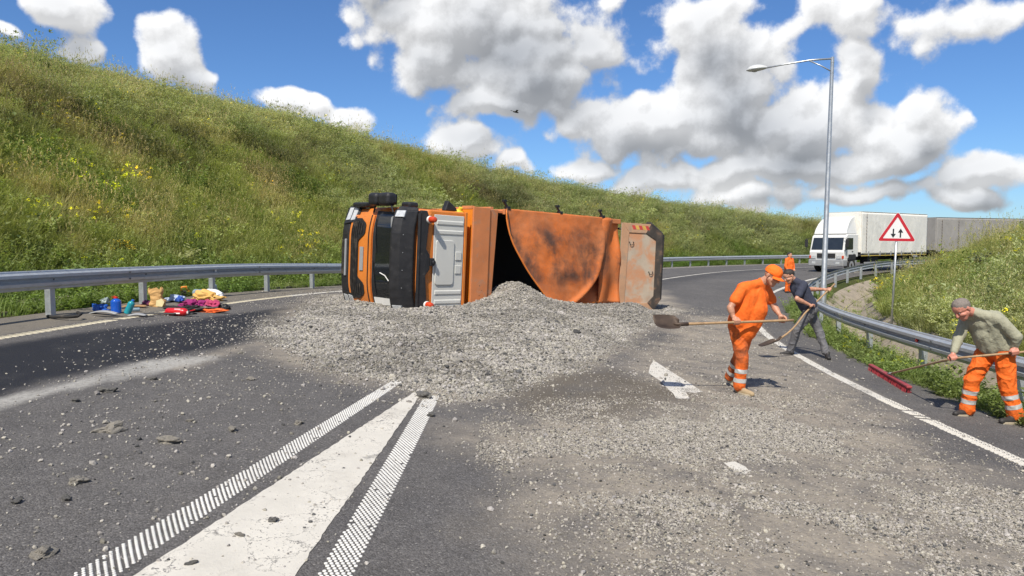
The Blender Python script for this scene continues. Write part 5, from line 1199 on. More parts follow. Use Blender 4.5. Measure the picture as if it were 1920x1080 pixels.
def face_bits(fr, parent, lips=True):
    c, f, r_, u, s = fr; P = lambda a, b, d: c + (f * a + r_ * b + u * d) * s
    for k in (-1, 1):
        e = MB().lathe([(-.0125 * s, .002), (-.009 * s, .009 * s), (0, .0125 * s), (.009 * s, .009 * s), (.0125 * s, .002)], P(.072, k * .032, .014), f, 12).build('eye', EYEW, parent, smooth=True)
        MB().lathe([(0, .0062 * s), (.002 * s, .004 * s)], P(.0835, k * .032, .013), f, 10).build('iris', EYED, e)
    m = MB(); capsule(m, P(.083, .022, -.053), .0048 * s, P(.083, -.022, -.053), .0048 * s, 8); m.build('lips', LIP, parent, smooth=True)
def hand_on(mb, wrist, grip, axis, back, rad=.017, s=1.0, flip=1):
    """palm on the side `back` of a handle through `grip`; four fingers close round it, thumb the other way"""
    ax = Vector(axis).normalized() * flip; bk = Vector(back); bk = (bk - ax * bk.dot(ax)).normalized(); sd = ax.cross(bk); g = Vector(grip); w = Vector(wrist)
    fr = rad + .009 * s
    def ring(a, off): return g + ax * off + (bk * math.cos(a) + sd * math.sin(a)) * (fr + .004)
    pk = g + bk * (fr + .012); heel = w * .30 + pk * .70 - sd * .012
    for i in range(4):
        o = (i - 1.5) * .0205 * s; Ls = (.94, 1.04, 1.0, .82)[i]; kn = ring(.15, o) + bk * .010
        capsule(mb, heel + ax * o * .8, .017 * s, kn, .0125 * s, 8); pts = [kn] + [ring(a * Ls, o * 1.0) for a in (1.0, 1.9, 2.75)]; rs_ = (.0110, .0100, .0094, .0082)
        for (p, q, ra, rb) in zip(pts[:-1], pts[1:], rs_[:-1], rs_[1:]): capsule(mb, p, ra * s, q, rb * s, 8)
    capsule(mb, w, .026 * s, heel, .024 * s, 10); tb = heel - ax * .030 * s
    tp = [tb, ring(-.55, -.044 * s), ring(-1.35, -.036 * s), ring(-2.1, -.030 * s)]
    for (p, q, ra, rb) in zip(tp[:-1], tp[1:], (.017, .0125, .0115), (.0130, .0115, .0095)): capsule(mb, p, ra * s, q, rb * s, 8)
def boot(mb, heel, toe, s=1.0, h=.11):
    h0 = Vector(heel); t0 = Vector(toe); d = (t0 - h0); up = Vector((0, 0, 1))
    capsule(mb, h0 + up * .045, .042 * s, h0 + d * .5 + up * .042, .046 * s, 12); capsule(mb, h0 + d * .5 + up * .042, .046 * s, t0 + up * .034, .036 * s, 12); capsule(mb, h0 + d * .16 + up * .05, .046 * s, h0 + d * .16 + up * h, .050 * s, 12); capsule(mb, h0 + d * .45 + up * .05, .040 * s, h0 + d * .2 + up * h * .9, .046 * s, 12)
def sole(heel, toe, parent, mat, s=1.0):
    h0 = Vector(heel); t0 = Vector(toe); d = (t0 - h0); n = d.cross(Vector((0, 0, 1))).normalized(); pts = []
    for k in range(20):
        t = k / 20 * 2 * math.pi; f = .5 - .56 * math.cos(t); w = (.044 + .008 * math.sin((f - .2) * 3)) * s * math.copysign(abs(math.sin(t)) ** .6, math.sin(t)); pts.append(h0 + d * f * .98 + n * w)
    return MB().prism(pts, (0, 0, .028)).build('sole', mat, parent, bevel=.004)
def band(to, p0, p1, t, reach, w, mat=None):
    """reflective tape lying on a trouser leg: the leg's own faces between two planes, lifted off the cloth"""
    p0 = Vector(p0); p1 = Vector(p1); d = (p1 - p0); L = d.length; d.normalize(); c = t * L
    bm = bmesh.new(); bm.from_mesh(to.data); g = lambda: bm.verts[:] + bm.edges[:] + bm.faces[:]
    far = [v for v in bm.verts if not (abs((v.co - p0).dot(d) - c) < w and ((v.co - p0) - d * (v.co - p0).dot(d)).length < reach)]
    bmesh.ops.delete(bm, geom=far, context='VERTS')
    bmesh.ops.bisect_plane(bm, geom=g(), plane_co=p0 + d * (c + w / 2), plane_no=d, clear_outer=True); bmesh.ops.bisect_plane(bm, geom=g(), plane_co=p0 + d * (c - w / 2), plane_no=-d, clear_outer=True)
    bm.normal_update()
    for v in bm.verts: v.co += v.normal * .003
    me = bpy.data.meshes.new('reflective_band'); bm.to_mesh(me); bm.free(); me.materials.append(mat or SILV); me.polygons.foreach_set('use_smooth', [True] * len(me.polygons))
    o = bpy.data.objects.new('reflective_band', me); COL.objects.link(o); o.parent = to; return o

def person(name, loc, label, J, spec):
    """J: joints in metres from the ground point between the feet (x right in the picture, y away, z up)"""
    root = empty(name, loc); tag(root, label, 'person', 'road workers clearing the spill')
    V = {k: Vector(v) for k, v in J.items()}; gz = spec['gz']
    belly = spec.get('belly', 0); sk = spec['skin']; fwd = Vector(spec['face']).normalized(); lat = V['sh_r'] - V['sh_l']; lat.normalize()
    latH = (V['hip_r'] - V['hip_l']).normalized()
    bd = MB(); hf = head(bd, V['head'], spec['look'], spec.get('hup', (0, 0, 1)), spec.get('hs', 1.08))
    capsule(bd, V['neck'], .062, V['head'] - Vector(spec['look']).normalized() * .025 - hf[3] * .03, .055)
    capsule(bd, V['pelvis'], .09, V['chest'], .09); capsule(bd, V['chest'], .085, V['neck'], .06)
    for s in ('l', 'r'):
        capsule(bd, V['chest'], .06, V['sh_' + s], .05); capsule(bd, V['sh_' + s], .052, V['el_' + s], .044); capsule(bd, V['el_' + s], .046, V['wr_' + s], .029); capsule(bd, V['el_' + s].lerp(V['wr_' + s], .15), .047, V['el_' + s].lerp(V['wr_' + s], .45), .043)
        hand_on(bd, V['wr_' + s], V['grip_' + s], spec['axis_' + s], spec['back_' + s], spec.get('rad', .017), 1.08, spec.get('flip_' + s, 1))
        capsule(bd, V['hip_' + s], .085, V['kn_' + s], .058); capsule(bd, V['kn_' + s], .056, V['an_' + s], .04)
    fuse('body', bd, sk, root, spec.get('vox', .0062), 3)
    face_bits(hf, root)
    # shirt
    sh = MB(); m0 = V['pelvis'].lerp(V['chest'], .12); m1 = V['pelvis'].lerp(V['chest'], .55)
    ww = spec.get('waist', .15)
    for f_, r0 in ((-.5, ww), (0, ww * 1.02), (.5, ww)):
        capsule(sh, m0 + latH * f_ * .20, r0 * .92, m1 + latH * f_ * .18, r0 * .95); capsule(sh, m1 + latH * f_ * .18, r0 * .95, V['chest'] + lat * f_ * .20, .135)
    capsule(sh, m1, ww * 1.04, V['chest'] - Vector((0, 0, .02)), .158)
    if belly: capsule(sh, m0 + fwd * belly * .55 + Vector((0, 0, .01)), .165, m1 + fwd * belly * .6, .160); capsule(sh, m1 + fwd * belly * .5, .155, V['chest'] + fwd * belly * .15, .14)
    if spec.get('hem'): capsule(sh, V['pelvis'] - Vector((0, 0, spec['hem'])) + fwd * belly * .3 + latH * .06, ww * .92, m0 + fwd * belly * .4, ww * 1.08); capsule(sh, V['pelvis'] - Vector((0, 0, spec['hem'])) - latH * .06, ww * .92, m0, ww * 1.05)
    capsule(sh, V['chest'] + lat * .11, .105, V['sh_r'] - lat * .02, .085); capsule(sh, V['chest'] - lat * .11, .105, V['sh_l'] + lat * .02, .085); capsule(sh, V['chest'], .12, V['neck'] - (V['head'] - V['neck']).normalized() * .015, .072); capsule(sh, V['sh_l'], .07, V['neck'], .06); capsule(sh, V['sh_r'], .07, V['neck'], .06)
    for s in ('l', 'r'):
        if spec['sleeve'] == 'long':
            capsule(sh, V['sh_' + s], .076, V['el_' + s], .064); capsule(sh, V['el_' + s], .064, V['el_' + s].lerp(V['wr_' + s], .93), .045)
        else: capsule(sh, V['sh_' + s], .078, V['sh_' + s].lerp(V['el_' + s], spec.get('slen', .72)), .072)
    fuse('shirt', sh, spec['shirt'], root, .009, 22, .013, 9, seed=spec['seed'])
    # trousers
    tr = MB(); capsule(tr, V['hip_l'], .118, V['hip_r'], .118); capsule(tr, V['pelvis'] + Vector((0, 0, .02)) + latH * .09, .115, V['pelvis'] - latH * .09 + Vector((0, 0, .02)), .115); capsule(tr, V['pelvis'] - fwd * .04, .12, V['pelvis'] - fwd * .04 - Vector((0, 0, .06)), .12)
    bag = spec.get('bag', 1.0)
    for s in ('l', 'r'):
        capsule(tr, V['hip_' + s], .118, V['kn_' + s], .084 * bag); capsule(tr, V['kn_' + s], .085 * bag, V['kn_' + s].lerp(V['an_' + s], .55), .076 * bag); capsule(tr, V['kn_' + s].lerp(V['an_' + s], .55), .074 * bag, V['an_' + s] + Vector((0, 0, -.005)), .078 * bag)
    to = fuse('trousers', tr, spec['trousers'], root, .009, 9, .016 * spec.get('wr', 1), 9, seed=spec['seed'] + 3, wdir=(1.1, 1.1, .95))
    for s in ('l', 'r'):
        for t in spec.get('bands', ()): band(to, V['kn_' + s], V['an_' + s], t, .13 * bag, .055)
        fm = MB(); boot(fm, V['heel_' + s], V['toe_' + s]); b_ = fuse('shoe', fm, spec['shoe'], root, .009, 3); sole(V['heel_' + s], V['toe_' + s], b_, spec.get('sole', SOLE))
    if spec.get('belt'):
        MB().lathe([(-.018, .0), (-.018, ww * 1.0), (.018, ww * 1.0), (.018, 0)], V['pelvis'] + Vector(spec['belt']), V['chest'] - V['pelvis'], 24, False).build('belt', BELT, root, smooth=True)
    # hair or cap
    c, f, r_, u, s_ = hf; P = lambda a, b, d: c + (f * a + r_ * b + u * d) * s_
    hm = MB(); k = spec.get('hat')
    if k == 'cap':
        capsule(hm, P(-.026, 0, .052), .092 * s_, P(.012, 0, .058), .090 * s_); cp = fuse('cap', hm, HV_CAP, root, .009, 4, cut=[(P(0, 0, .035), -u)])
        def brim(a, t): ang = (a - .5) * 2.3; rr_ = .085 + .075 * t * math.cos(ang * .8); return tuple(P(.0 + rr_ * math.cos(ang), rr_ * .95 * math.sin(ang), .046 - .018 * t - .02 * abs(math.sin(ang))))
        MB().grid(brim, 14, 4).build('cap_peak', HV_CAP, cp, smooth=True, solid=.005)
    else:
        capsule(hm, P(-.030, 0, .046), .087 * s_, P(-.004, 0, .062), .083 * s_); fuse('hair', hm, spec['hair'], root, .009, 3, .004, 60, cut=[(P(.03, 0, .03), f * .75 - u * .9)])
    return root, V

def ground_pt(u, v): p = G(u, v); return Vector((p.x, p.y, float(Zr(p.x, p.y))))
def tilt_z(x): return -BANK * x
def shovel(name, A, B, blade_dir, loc, label, scoop_up, group='long-handled shovels', curve=.0):
    """A handle top, B socket; blade beyond B"""
    root = empty(name, loc); tag(root, label, 'shovel', group); A = Vector(A); B = Vector(B); d = (B - A).normalized(); up = Vector(scoop_up); up = (up - d * up.dot(d)).normalized(); sd = d.cross(up)
    pts = [A.lerp(B, t) - up * curve * math.sin(math.pi * max(0, (t - .55) / .45)) for t in np.linspace(0, 1, 14)]
    MB().tube(pts, [.017] * 11 + [.018, .020, .021], 10).build('handle', WOOD, root, smooth=True)
    bd = Vector(blade_dir).normalized(); bu = up - bd * up.dot(bd); bu.normalize(); bs = bd.cross(bu)
    MB().tube([B - d * .10, B, B + bd * .09], [.024, .025, .014], 10).build('socket', RUSTY, root, smooth=True)
    def f(a, t):
        w = np.interp(t, [0, .12, .5, .85, 1], [.04, .115, .128, .122, .10]); x = (a - .5) * 2
        return tuple(B + bd * (.02 + .34 * t) + bs * x * w + bu * (.055 * x * x * (1 - .5 * t) - .012 + .03 * t * t))
    MB().grid(f, 12, 14).build('blade', RUSTY, root, smooth=True, solid=.004)
    return root

# worker with the raised shovel
g0 = ground_pt(1392, 738)
J = dict(pelvis=(.02, .10, .92), chest=(.13, .02, 1.30), neck=(.22, -.04, 1.475), head=(.315, -.11, 1.555), sh_r=(-.055, -.10, 1.405), sh_l=(.315, .12, 1.375),
         el_r=(-.225, -.14, 1.155), el_l=(.42, .05, 1.14), grip_r=(-.17, -.22, .975), grip_l=(.47, -.10, .985), wr_r=(-.195, -.165, 1.04), wr_l=(.45, -.035, 1.055),
         hip_r=(-.075, .04, .90), hip_l=(.095, .17, .90), kn_r=(-.02, -.02, .48), kn_l=(.05, .28, .47), an_r=(-.04, .0, .11), an_l=(-.0, .50, .15), heel_r=(-.055, .03, .0), toe_r=(.075, -.15, -.01), heel_l=(-.03, .58, .07), toe_l=(.07, .38, .0))
person('person', g0, 'worker in orange t-shirt, cap and trousers holding a shovel level at his waist', J,
       dict(gz=g0.z, face=(.75, -.65, 0), look=(.62, -.62, -.5), hup=(.45, -.35, .8), skin=SKIN, axis_r=(1, .15, 0), axis_l=(1, .15, 0), back_r=(-.1, -.75, .6), back_l=(.2, .5, .85), shirt=HV_SHIRT, sleeve='short', slen=.62, trousers=hiviz('hi_vis_trousers_dirty', (.74, .135, .014), (.16, .06, .03), .55),
            bands=(.46, .80), bag=1.0, belly=.15, waist=.165, hem=.10, shoe=BOOT, hat='cap', seed=1, flip_r=1, flip_l=-1))
shovel('shovel', (.62, -.085, .985), (-.92, -.38, .965), (-1, -.2, .06), g0, 'dirty wooden shovel held level by the worker in the orange t-shirt', (0, -.62, .8), curve=.0)
# worker in grey
g1 = ground_pt(1512, 668)
J = dict(pelvis=(.03, .0, .95), chest=(-.17, .0, 1.33), neck=(-.275, .0, 1.475), head=(-.375, -.02, 1.545), sh_l=(-.17, -.20, 1.40), sh_r=(-.19, .20, 1.42), el_l=(-.33, -.29, 1.14), el_r=(.16, .33, 1.28), grip_l=(-.03, -.26, .985), grip_r=(.42, .02, 1.285), wr_l=(-.10, -.275, 1.035), wr_r=(.345, .09, 1.295),
         hip_l=(.03, -.10, .92), hip_r=(.04, .10, .92), kn_l=(-.21, -.03, .52), kn_r=(.25, .05, .50), an_l=(-.27, .10, .11), an_r=(.33, -.10, .10), heel_l=(-.23, .11, 0), toe_l=(-.45, .07, 0), heel_r=(.36, -.09, -.02), toe_r=(.30, -.30, -.02))
person('person', g1, 'worker in navy t-shirt and grey work trousers bending over a shovel', J,
       dict(gz=g1.z, face=(-1, -.1, 0), look=(-.8, -.12, -.5), hup=(-.5, 0, .85), skin=SKIN, axis_l=(.72, .3, .6), axis_r=(.72, .3, .6), back_l=(-.4, -.8, .3), back_r=(.1, .6, .7), shirt=NAVY, sleeve='short', trousers=GREYTR, bag=.95, waist=.145, shoe=SHOE, sole=SHOE, hair=HAIRD, seed=4, wr=1.2, flip_l=-1, belly=.04, hem=.02))
shovel('shovel', (.56, .11, 1.40), (-.80, -.62, .40), (-.85, -.25, -.32), g1, 'wooden shovel with its blade lowered, held by the worker in grey trousers', (.0, .2, 1), curve=.05)
# worker sweeping
g2_ = ground_pt(1845, 786)
J = dict(pelvis=(.13, .02, .90), chest=(-.03, .0, 1.24), neck=(-.20, -.01, 1.345), head=(-.335, -.02, 1.375), sh_l=(-.02, -.20, 1.285), sh_r=(-.13, .19, 1.265), el_l=(.17, -.27, 1.075), el_r=(-.26, .16, 1.00), grip_l=(.165, -.245, .875), grip_r=(-.40, .02, .765), wr_l=(.172, -.225, .945), wr_r=(-.365, .075, .83),
         hip_l=(.16, -.08, .87), hip_r=(.09, .11, .87), kn_l=(.20, -.10, .47), kn_r=(-.09, .12, .48), an_l=(.30, -.12, .10), an_r=(-.11, .16, .10), heel_l=(.33, -.11, -.03), toe_l=(.09, -.19, -.01), heel_r=(-.06, .17, 0), toe_r=(-.29, .11, .01))
person('person', g2_, 'worker in sage long-sleeved top and orange trousers sweeping beside the guardrail', J,
       dict(gz=g2_.z, face=(-1, -.15, 0), look=(-.75, -.15, -.65), hup=(-.6, 0, .75), skin=SKINR, axis_l=(.97, -.12, .2), axis_r=(.97, -.12, .2), back_l=(.1, -.75, .6), back_r=(-.2, .7, .7), shirt=SAGE, sleeve='long', trousers=hiviz('hi_vis_trousers', (.84, .150, .012), (.30, .08, .03), .30), bands=(.42, .74), bag=1.12, waist=.145, belly=.07, shoe=SHOE, hair=HAIRG, seed=7, wr=1.2, belt=(-.005, 0, .09)))
# push broom
w0 = G(1632, 694); w1 = G(1705, 738); mid = (w0 + w1) / 2; head_mid = Vector((mid.x, mid.y, float(Zr(mid.x, mid.y)))); hd_dir = (w1 - w0); hd_len = hd_dir.length; hd_dir.normalize()
gr_r = g2_ + Vector((-.40, .02, .765)); gr_l = g2_ + Vector((.165, -.245, .875)); pd = (gr_l - gr_r).normalized()
broom = empty('push_broom', head_mid); tag(broom, 'wide red-bristled push broom with a long wooden handle', 'broom')
top_p = gr_l + pd * .78; at_p = head_mid + Vector((0, 0, .11))
loc_ = lambda p: Vector(p) - head_mid
pth = [loc_(at_p.lerp(gr_r, t)) for t in np.linspace(0, 1, 8)] + [loc_(gr_r.lerp(gr_l, t)) for t in (.33, .66, 1)] + [loc_(gr_l.lerp(top_p, t)) for t in (.5, 1)]
MB().tube(pth, .0145, 10).build('handle', WOOD, broom, smooth=True)
MB().tube([pth[0] - (pth[1] - pth[0]) * .0 , pth[0].lerp(pth[1], .45)], [.022, .019], 10).build('socket', GREYP, broom, smooth=True)
nrm = hd_dir.cross(Vector((0, 0, 1))).normalized(); L2 = hd_len * .5; mt = Matrix((( hd_dir.x, nrm.x, 0, 0), (hd_dir.y, nrm.y, 0, 0), (hd_dir.z, nrm.z, 1, 0), (0, 0, 0, 1)))
blk = MB(); blk.box((-L2, -.038, .075), (L2, .038, .112), mt); blk.build('broom_head', M('broom_block_red', (.32, .05, .055), .6, 0, .2, 9, dirt=(.2, .15, .12), dirt_amt=.3), broom, bevel=.01)
br = MB(); rg = random.Random(3)
for i in range(70):
    for j in range(5):
        x = -L2 + .02 + (hd_len - .04) * (i + rg.random() * .6) / 70; y = -.032 + .016 * j; dx, dy = rg.uniform(-.012, .012), (y * .35) + rg.uniform(-.01, .01)
        br.prism([mt @ Vector((x - .003, y - .002, .078)), mt @ Vector((x + .003, y - .002, .078)), mt @ Vector((x, y + .003, .078))], mt.to_3x3() @ Vector((dx, dy, -.076)))
br.build('bristles', M('broom_bristle_red', (.36, .035, .045), .7, 0, .25, 20), broom)['kind'] = 'stuff'
# man far off by the bend
fx_, fy_ = 12.35, 31.6; g3 = Vector((fx_, fy_, float(Zr(fx_, fy_))))
J = dict(pelvis=(0, 0, .95), chest=(.0, 0, 1.36), neck=(.0, 0, 1.55), head=(.01, .0, 1.66), sh_l=(-.16, -.1, 1.47), sh_r=(.16, .1, 1.47), el_l=(-.22, -.16, 1.2), el_r=(.22, .08, 1.2), grip_l=(-.16, -.26, 1.02), grip_r=(.18, -.12, 1.0), wr_l=(-.18, -.22, 1.07), wr_r=(.19, -.06, 1.06),
         hip_l=(-.09, -.04, .92), hip_r=(.09, .04, .92), kn_l=(-.10, -.08, .5), kn_r=(.10, 0, .5), an_l=(-.10, -.02, .1), an_r=(.11, .06, .1), heel_l=(-.11, .02, 0), toe_l=(-.08, -.2, 0), heel_r=(.12, .1, 0), toe_r=(.14, -.12, 0))
person('person', g3, 'distant worker in orange clothing standing near the bend by the white truck', J,
       dict(gz=g3.z, face=(.3, -.9, 0), look=(.6, -.7, 0), skin=SKIN, axis_l=(1, 0, 0), axis_r=(1, 0, 0), back_l=(0, 0, 1), back_r=(0, 0, 1), shirt=HV_SHIRT, sleeve='long', trousers=MATS['hi_vis_trousers'], bag=1, waist=.15, hem=.08, shoe=SHOE, sole=SHOE, hair=HAIRD, seed=9, vox=.010, belly=.03))
bpy.data.scenes.remove(FUSE)
for o in BUILT: o.hide_viewport = False
# ------------------------------------------------------------------ things thrown out of the cab, by the left guardrail
def gpt(u, v): p = G(u, v); return Vector((p.x, p.y, float(Zr(p.x, p.y))))
def crumple(name, u, v, size, mat, label, cat, seed, amp=.35, sub=4, group=None, lift=0, rot=0, folds=3.0):
    bm = bmesh.new(); bmesh.ops.create_icosphere(bm, subdivisions=sub, radius=1); off = Vector((seed * 2.7, seed * 1.3, seed))
    for w in bm.verts:
        d = w.co.normalized(); n1 = mnoise.noise(d * folds * .55 + off); n2 = abs(mnoise.noise(d * folds * 1.3 + off)); n3 = abs(mnoise.noise(d * folds * 3 + off))
        k = 1 + amp * (n1 * 1.2 - n2 * 1.3 - n3 * .5); q = d * k; q.z = max(q.z, -.12); w.co = Vector((q.x * size[0], q.y * size[1], q.z * size[2]))
    me = bpy.data.meshes.new(name); bm.to_mesh(me); bm.free(); me.materials.append(mat); me.polygons.foreach_set('use_smooth', [True] * len(me.polygons))
    o = bpy.data.objects.new(name, me); COL.objects.link(o); p = gpt(u, v); o.location = (p.x, p.y, p.z + .10 * size[2] + lift); o.rotation_euler = (0, 0, rot); tag(o, label, cat, group); return o
CL = lambda n, c, r=.9: M(n, c, r, 0, .18, 8, .3, 60, dirt=(.25, .21, .17), dirt_amt=.12, dirt_scale=6)
def bottle(name, u, v, h, r_, body_mat, cap_mat, label, tilt=(0, 0, 0), handle=False, label_mat=None):
    p = gpt(u, v); root = empty(name, p, tilt); tag(root, label, 'bottle')
    ridges = []
    for k in range(9): z = h * (.08 + .075 * k); ridges += [(z, r_ * (1.0 if k % 2 else .955))]
    MB().lathe([(0, r_ * .85), (.012, r_ * .98)] + ridges + [(h * .74, r_), (h * .84, r_ * .72), (h * .90, r_ * .36), (h * .93, r_ * .33)], (0, 0, 0), (0, 0, 1), 24).build('bottle_body', body_mat, root, smooth=True)
    MB().lathe([(0, r_ * .40), (h * .075, r_ * .40), (h * .085, r_ * .34)], (0, 0, h * .925), (0, 0, 1), 18).build('cap', cap_mat, root, auto=True)
    if handle: MB().tube([(-r_ * .5, 0, h * .94), (-r_ * .9, 0, h * 1.0), (-r_ * .2, 0, h * 1.06), (r_ * .5, 0, h * .95)], .006, 6).build('handle', cap_mat, root, smooth=True)
    return root
BLUEF = M('blue_screenwash', (.012, .10, .52), .15, 0, .15, 5, coat=.6); REDC = M('red_cap', (.62, .03, .02), .4, 0, .05); TEAL = M('teal_plastic', (.02, .30, .36), .2, 0, .15, 6, coat=.4); CLEAR = M('clear_plastic_blue', (.42, .56, .66), .12, 0, .15, 8, trans=.45, coat=.4); BLUEC = M('blue_cap', (.03, .14, .55), .4, 0, .05)
bottle('fluid_bottle', 218, 587, .285, .088, BLUEF, REDC, 'blue screenwash bottle with a red cap standing by the guardrail post', handle=True)
o = bottle('fluid_bottle', 238, 588, .27, .06, TEAL, BLUEC, 'teal plastic bottle leaning against the blue screenwash bottle', tilt=(R(8), R(24), .4))
o = bottle('water_bottle', 366, 556, .33, .085, CLEAR, BLUEC, 'large clear blue water bottle lying near the clothes by the post', tilt=(R(90), 0, R(60))); o.location.z += .09
o = bottle('water_bottle', 402, 553, .30, .09, CLEAR, BLUEC, 'clear blue water jug standing behind the white cloth', tilt=(R(4), R(-6), 0))
o = bottle('water_bottle', 262, 584, .20, .035, CLEAR, WHITEP, 'crumpled clear bottle lying beside the teal bottle', tilt=(R(90), 0, R(-50))); o.location.z += .04
crumple('plastic_bag', 188, 583, (.17, .13, .12), CL('blue_film', (.02, .10, .42), .35), 'crumpled blue plastic bag lying left of the screenwash bottle', 'bag', 3, .5)
crumple('plastic_bag', 196, 574, (.10, .07, .10), M('clear_film', (.45, .55, .55), .2, 0, .2, 8, trans=.4), 'small clear plastic wrapper on top of the blue bag', 'wrapper', 4, .5, lift=.06)
# crumpled paper sack: folded upright
pb = empty('paper_sack', gpt(297, 575), (0, R(-3), R(12))); tag(pb, 'crumpled orange-brown paper sack standing against the guardrail', 'sack')
PAPER = M('brown_paper', (.60, .36, .14), .85, 0, .12, 6, .3, 30); CREAMP = M('cream_paper', (.72, .62, .34), .85, 0, .06, 6)
def sackf(u, v):
    a = u * 2 * math.pi; w = .125 * (1 + .18 * math.sin(v * 9)) ; x = math.copysign(abs(math.cos(a)) ** .6, math.cos(a)) * w; y = math.copysign(abs(math.sin(a)) ** .6, math.sin(a)) * .07
    n = mnoise.noise(Vector((x * 9, y * 9, v * 5))) * .05 + abs(mnoise.noise(Vector((a * 1.5, v * 7, 3)))) * .045; k = 1 + n * 4; k = min(k, 1.25 - .2 * v); return (x * k * (1 - .12 * v) - .03 * v, y * k, v * .36 * (1 + .22 * mnoise.noise(Vector((math.cos(a) * 1.6, math.sin(a) * 1.6, 7))) * v))
MB().grid(sackf, 40, 26).build('paper_wall', PAPER, pb, smooth=False)
MB().prism([(-.02, -.10, .02), (.10, -.115, .0), (.14, -.10, .09), (.10, -.10, .16), (.0, -.105, .13)], (0, -.006, .0)).build('torn_sheet', CREAMP, pb)
# fire extinguisher lying down
fe = empty('fire_extinguisher', gpt(332, 592), (0, 0, R(-8))); tag(fe, 'red fire extinguisher lying on the asphalt at the edge line', 'fire extinguisher')
REDX = M('extinguisher_red', (.58, .012, .02), .3, 0, .06, 4, coat=.4, dirt=(.3, .2, .16), dirt_amt=.05)
MB().lathe([(-.21, .03), (-.20, .055), (-.17, .070), (.14, .070), (.18, .055), (.205, .025), (.23, .022)], (0, 0, .072), (1, 0, 0), 24).build('cylinder', REDX, fe, auto=True)
MB().prism([(-.02, -.071, .04), (.10, -.071, .04), (.10, -.045, .128), (-.02, -.045, .128)], (0, -.003, .002)).build('label_patch', WHITEP, fe)
MB().lathe([(0, .030), (.03, .032), (.05, .02)], (.22, 0, .072), (1, 0, 0), 14).build('valve', BLACKP, fe)
MB().hexa([(.24, -.012, .08), (.36, -.012, .11), (.36, .012, .11), (.24, .012, .08)], [(.24, -.012, .095), (.36, -.012, .125), (.36, .012, .125), (.24, .012, .095)]).build('lever', REDX, fe); MB().box((.22, -.05, .05), (.245, -.02, .09)).build('gauge', WHITEP, fe)
MB().tube([(.24, .03, .07), (.32, .10, .03), (.15, .14, .014), (-.1, .12, .014)], .011, 8).build('hose', BLACKP, fe, smooth=True); MB().tube([(-.28, .03, .03), (-.21, .01, .06)], [.025, .02], 10).build('base_ring', REDX, fe)
# clothes and bedding
crumple('blanket', 386, 573, (0.39, 0.21, 0.173), CL('yellow_blanket', (.66, .40, .12)), 'yellow ochre blanket bunched on top of the clothes heap', 'blanket', 11, .5, 5, lift=.09, rot=.2, folds=2.2)
crumple('cloth', 362, 578, (0.29, 0.20, 0.150), CL('magenta_cloth', (.27, .018, .13)), 'dark magenta cloth in the clothes heap beside the yellow blanket', 'clothing', 12, .5, 5, lift=.04, folds=2.4)
crumple('cloth', 396, 579, (0.20, 0.16, 0.120), CL('crimson_cloth', (.45, .05, .13)), 'crimson cloth at the right end of the clothes heap', 'clothing', 13, .5, 4, lift=.05, folds=2.4)
crumple('pillow', 398, 563, (0.29, 0.18, 0.180), CL('white_pillow', (.68, .70, .72)), 'white pillow lying behind the yellow blanket', 'pillow', 14, .25, 5, lift=.06, folds=2.4)
crumple('cloth', 330, 566, (0.22, 0.16, 0.120), CL('white_blue_cloth', (.42, .50, .66)), 'pale blue and white cloth lying left of the yellow blanket', 'clothing', 15, .5, 4, lift=.03, folds=3.5)
crumple('cloth', 338, 569, (0.10, 0.09, 0.105), CL('blue_cloth', (.03, .09, .40)), 'small blue cloth lying on the pale cloth', 'clothing', 16, .5, 4, lift=.05)
crumple('jacket', 342, 583, (0.39, 0.16, 0.105), CL('black_jacket', (.018, .018, .02)), 'black jacket lying flat behind the fire extinguisher', 'clothing', 17, .5, 5, folds=2.4)
crumple('vest', 388, 585, (0.36, 0.13, 0.068), CL('orange_vest', (.66, .13, .03)), 'orange safety vest lying in front of the clothes heap', 'clothing', 18, .5, 5, folds=2.8)
crumple('boot', 420, 580, (0.13, 0.09, 0.112), CL('black_boot', (.015, .015, .016), .5), 'black boot lying at the right end of the clothes heap', 'boot', 19, .35, 4)
crumple('cloth', 278, 572, (0.17, 0.13, 0.090), CL('purple_cloth', (.14, .03, .09)), 'purple cloth lying left of the paper sack', 'clothing', 20, .5, 4)
# flat trim pieces and cables
def slabpiece(name, u, v, L, W, Hh, rot, mat, label, cat, bend=.02):
    p = gpt(u, v); root = MB().grid(lambda a, b: ((a - .5) * L, (b - .5) * W * (1 - .35 * a), Hh * math.sin(math.pi * a) + .012 + bend * math.sin(b * 3)), 12, 5).build(name, mat, None, smooth=True, solid=.012)
    root.location = p; root.rotation_euler = (0, 0, R(rot)); return tag(root, label, cat)
slabpiece('trim_panel', 196, 590, .55, .14, .04, -14, GREYP, 'long grey plastic trim panel lying under the blue bottle', 'trim')
slabpiece('trim_panel', 258, 594, .30, .15, .03, 5, GREYP, 'short grey plastic cover lying right of the blue bottle', 'trim')
slabpiece('trim_strip', 300, 591, .55, .05, .012, 3, BLACKP, 'narrow black trim strip lying left of the fire extinguisher', 'trim')
slabpiece('cardboard', 254, 576, .42, .20, .01, 4, M('cardboard', (.32, .19, .09), .9, 0, .12), 'flat brown cardboard sheet at the foot of the guardrail post', 'cardboard')
slabpiece('orange_tool_case', 354, 549, .16, .10, .02, 40, BRIGHT, 'small orange and black bracket lying near the second post', 'bracket')
p = gpt(92, 597)
tag(MB().tube([(-.05, .05, .03), (.12, -.06, .03), (.34, -.08, .03), (.46, .0, .035), (.44, .12, .06), (.36, .16, .08)], .026, 8).build('rubber_hose', RUBBER, None, smooth=True), 'thick black rubber hose lying at the foot of the nearest guardrail post', 'hose').location = p
p = gpt(345, 553); o = empty('warning_lamp', p, (0, 0, .3)); tag(o, 'orange warning lamp with black base beside the guardrail', 'lamp')
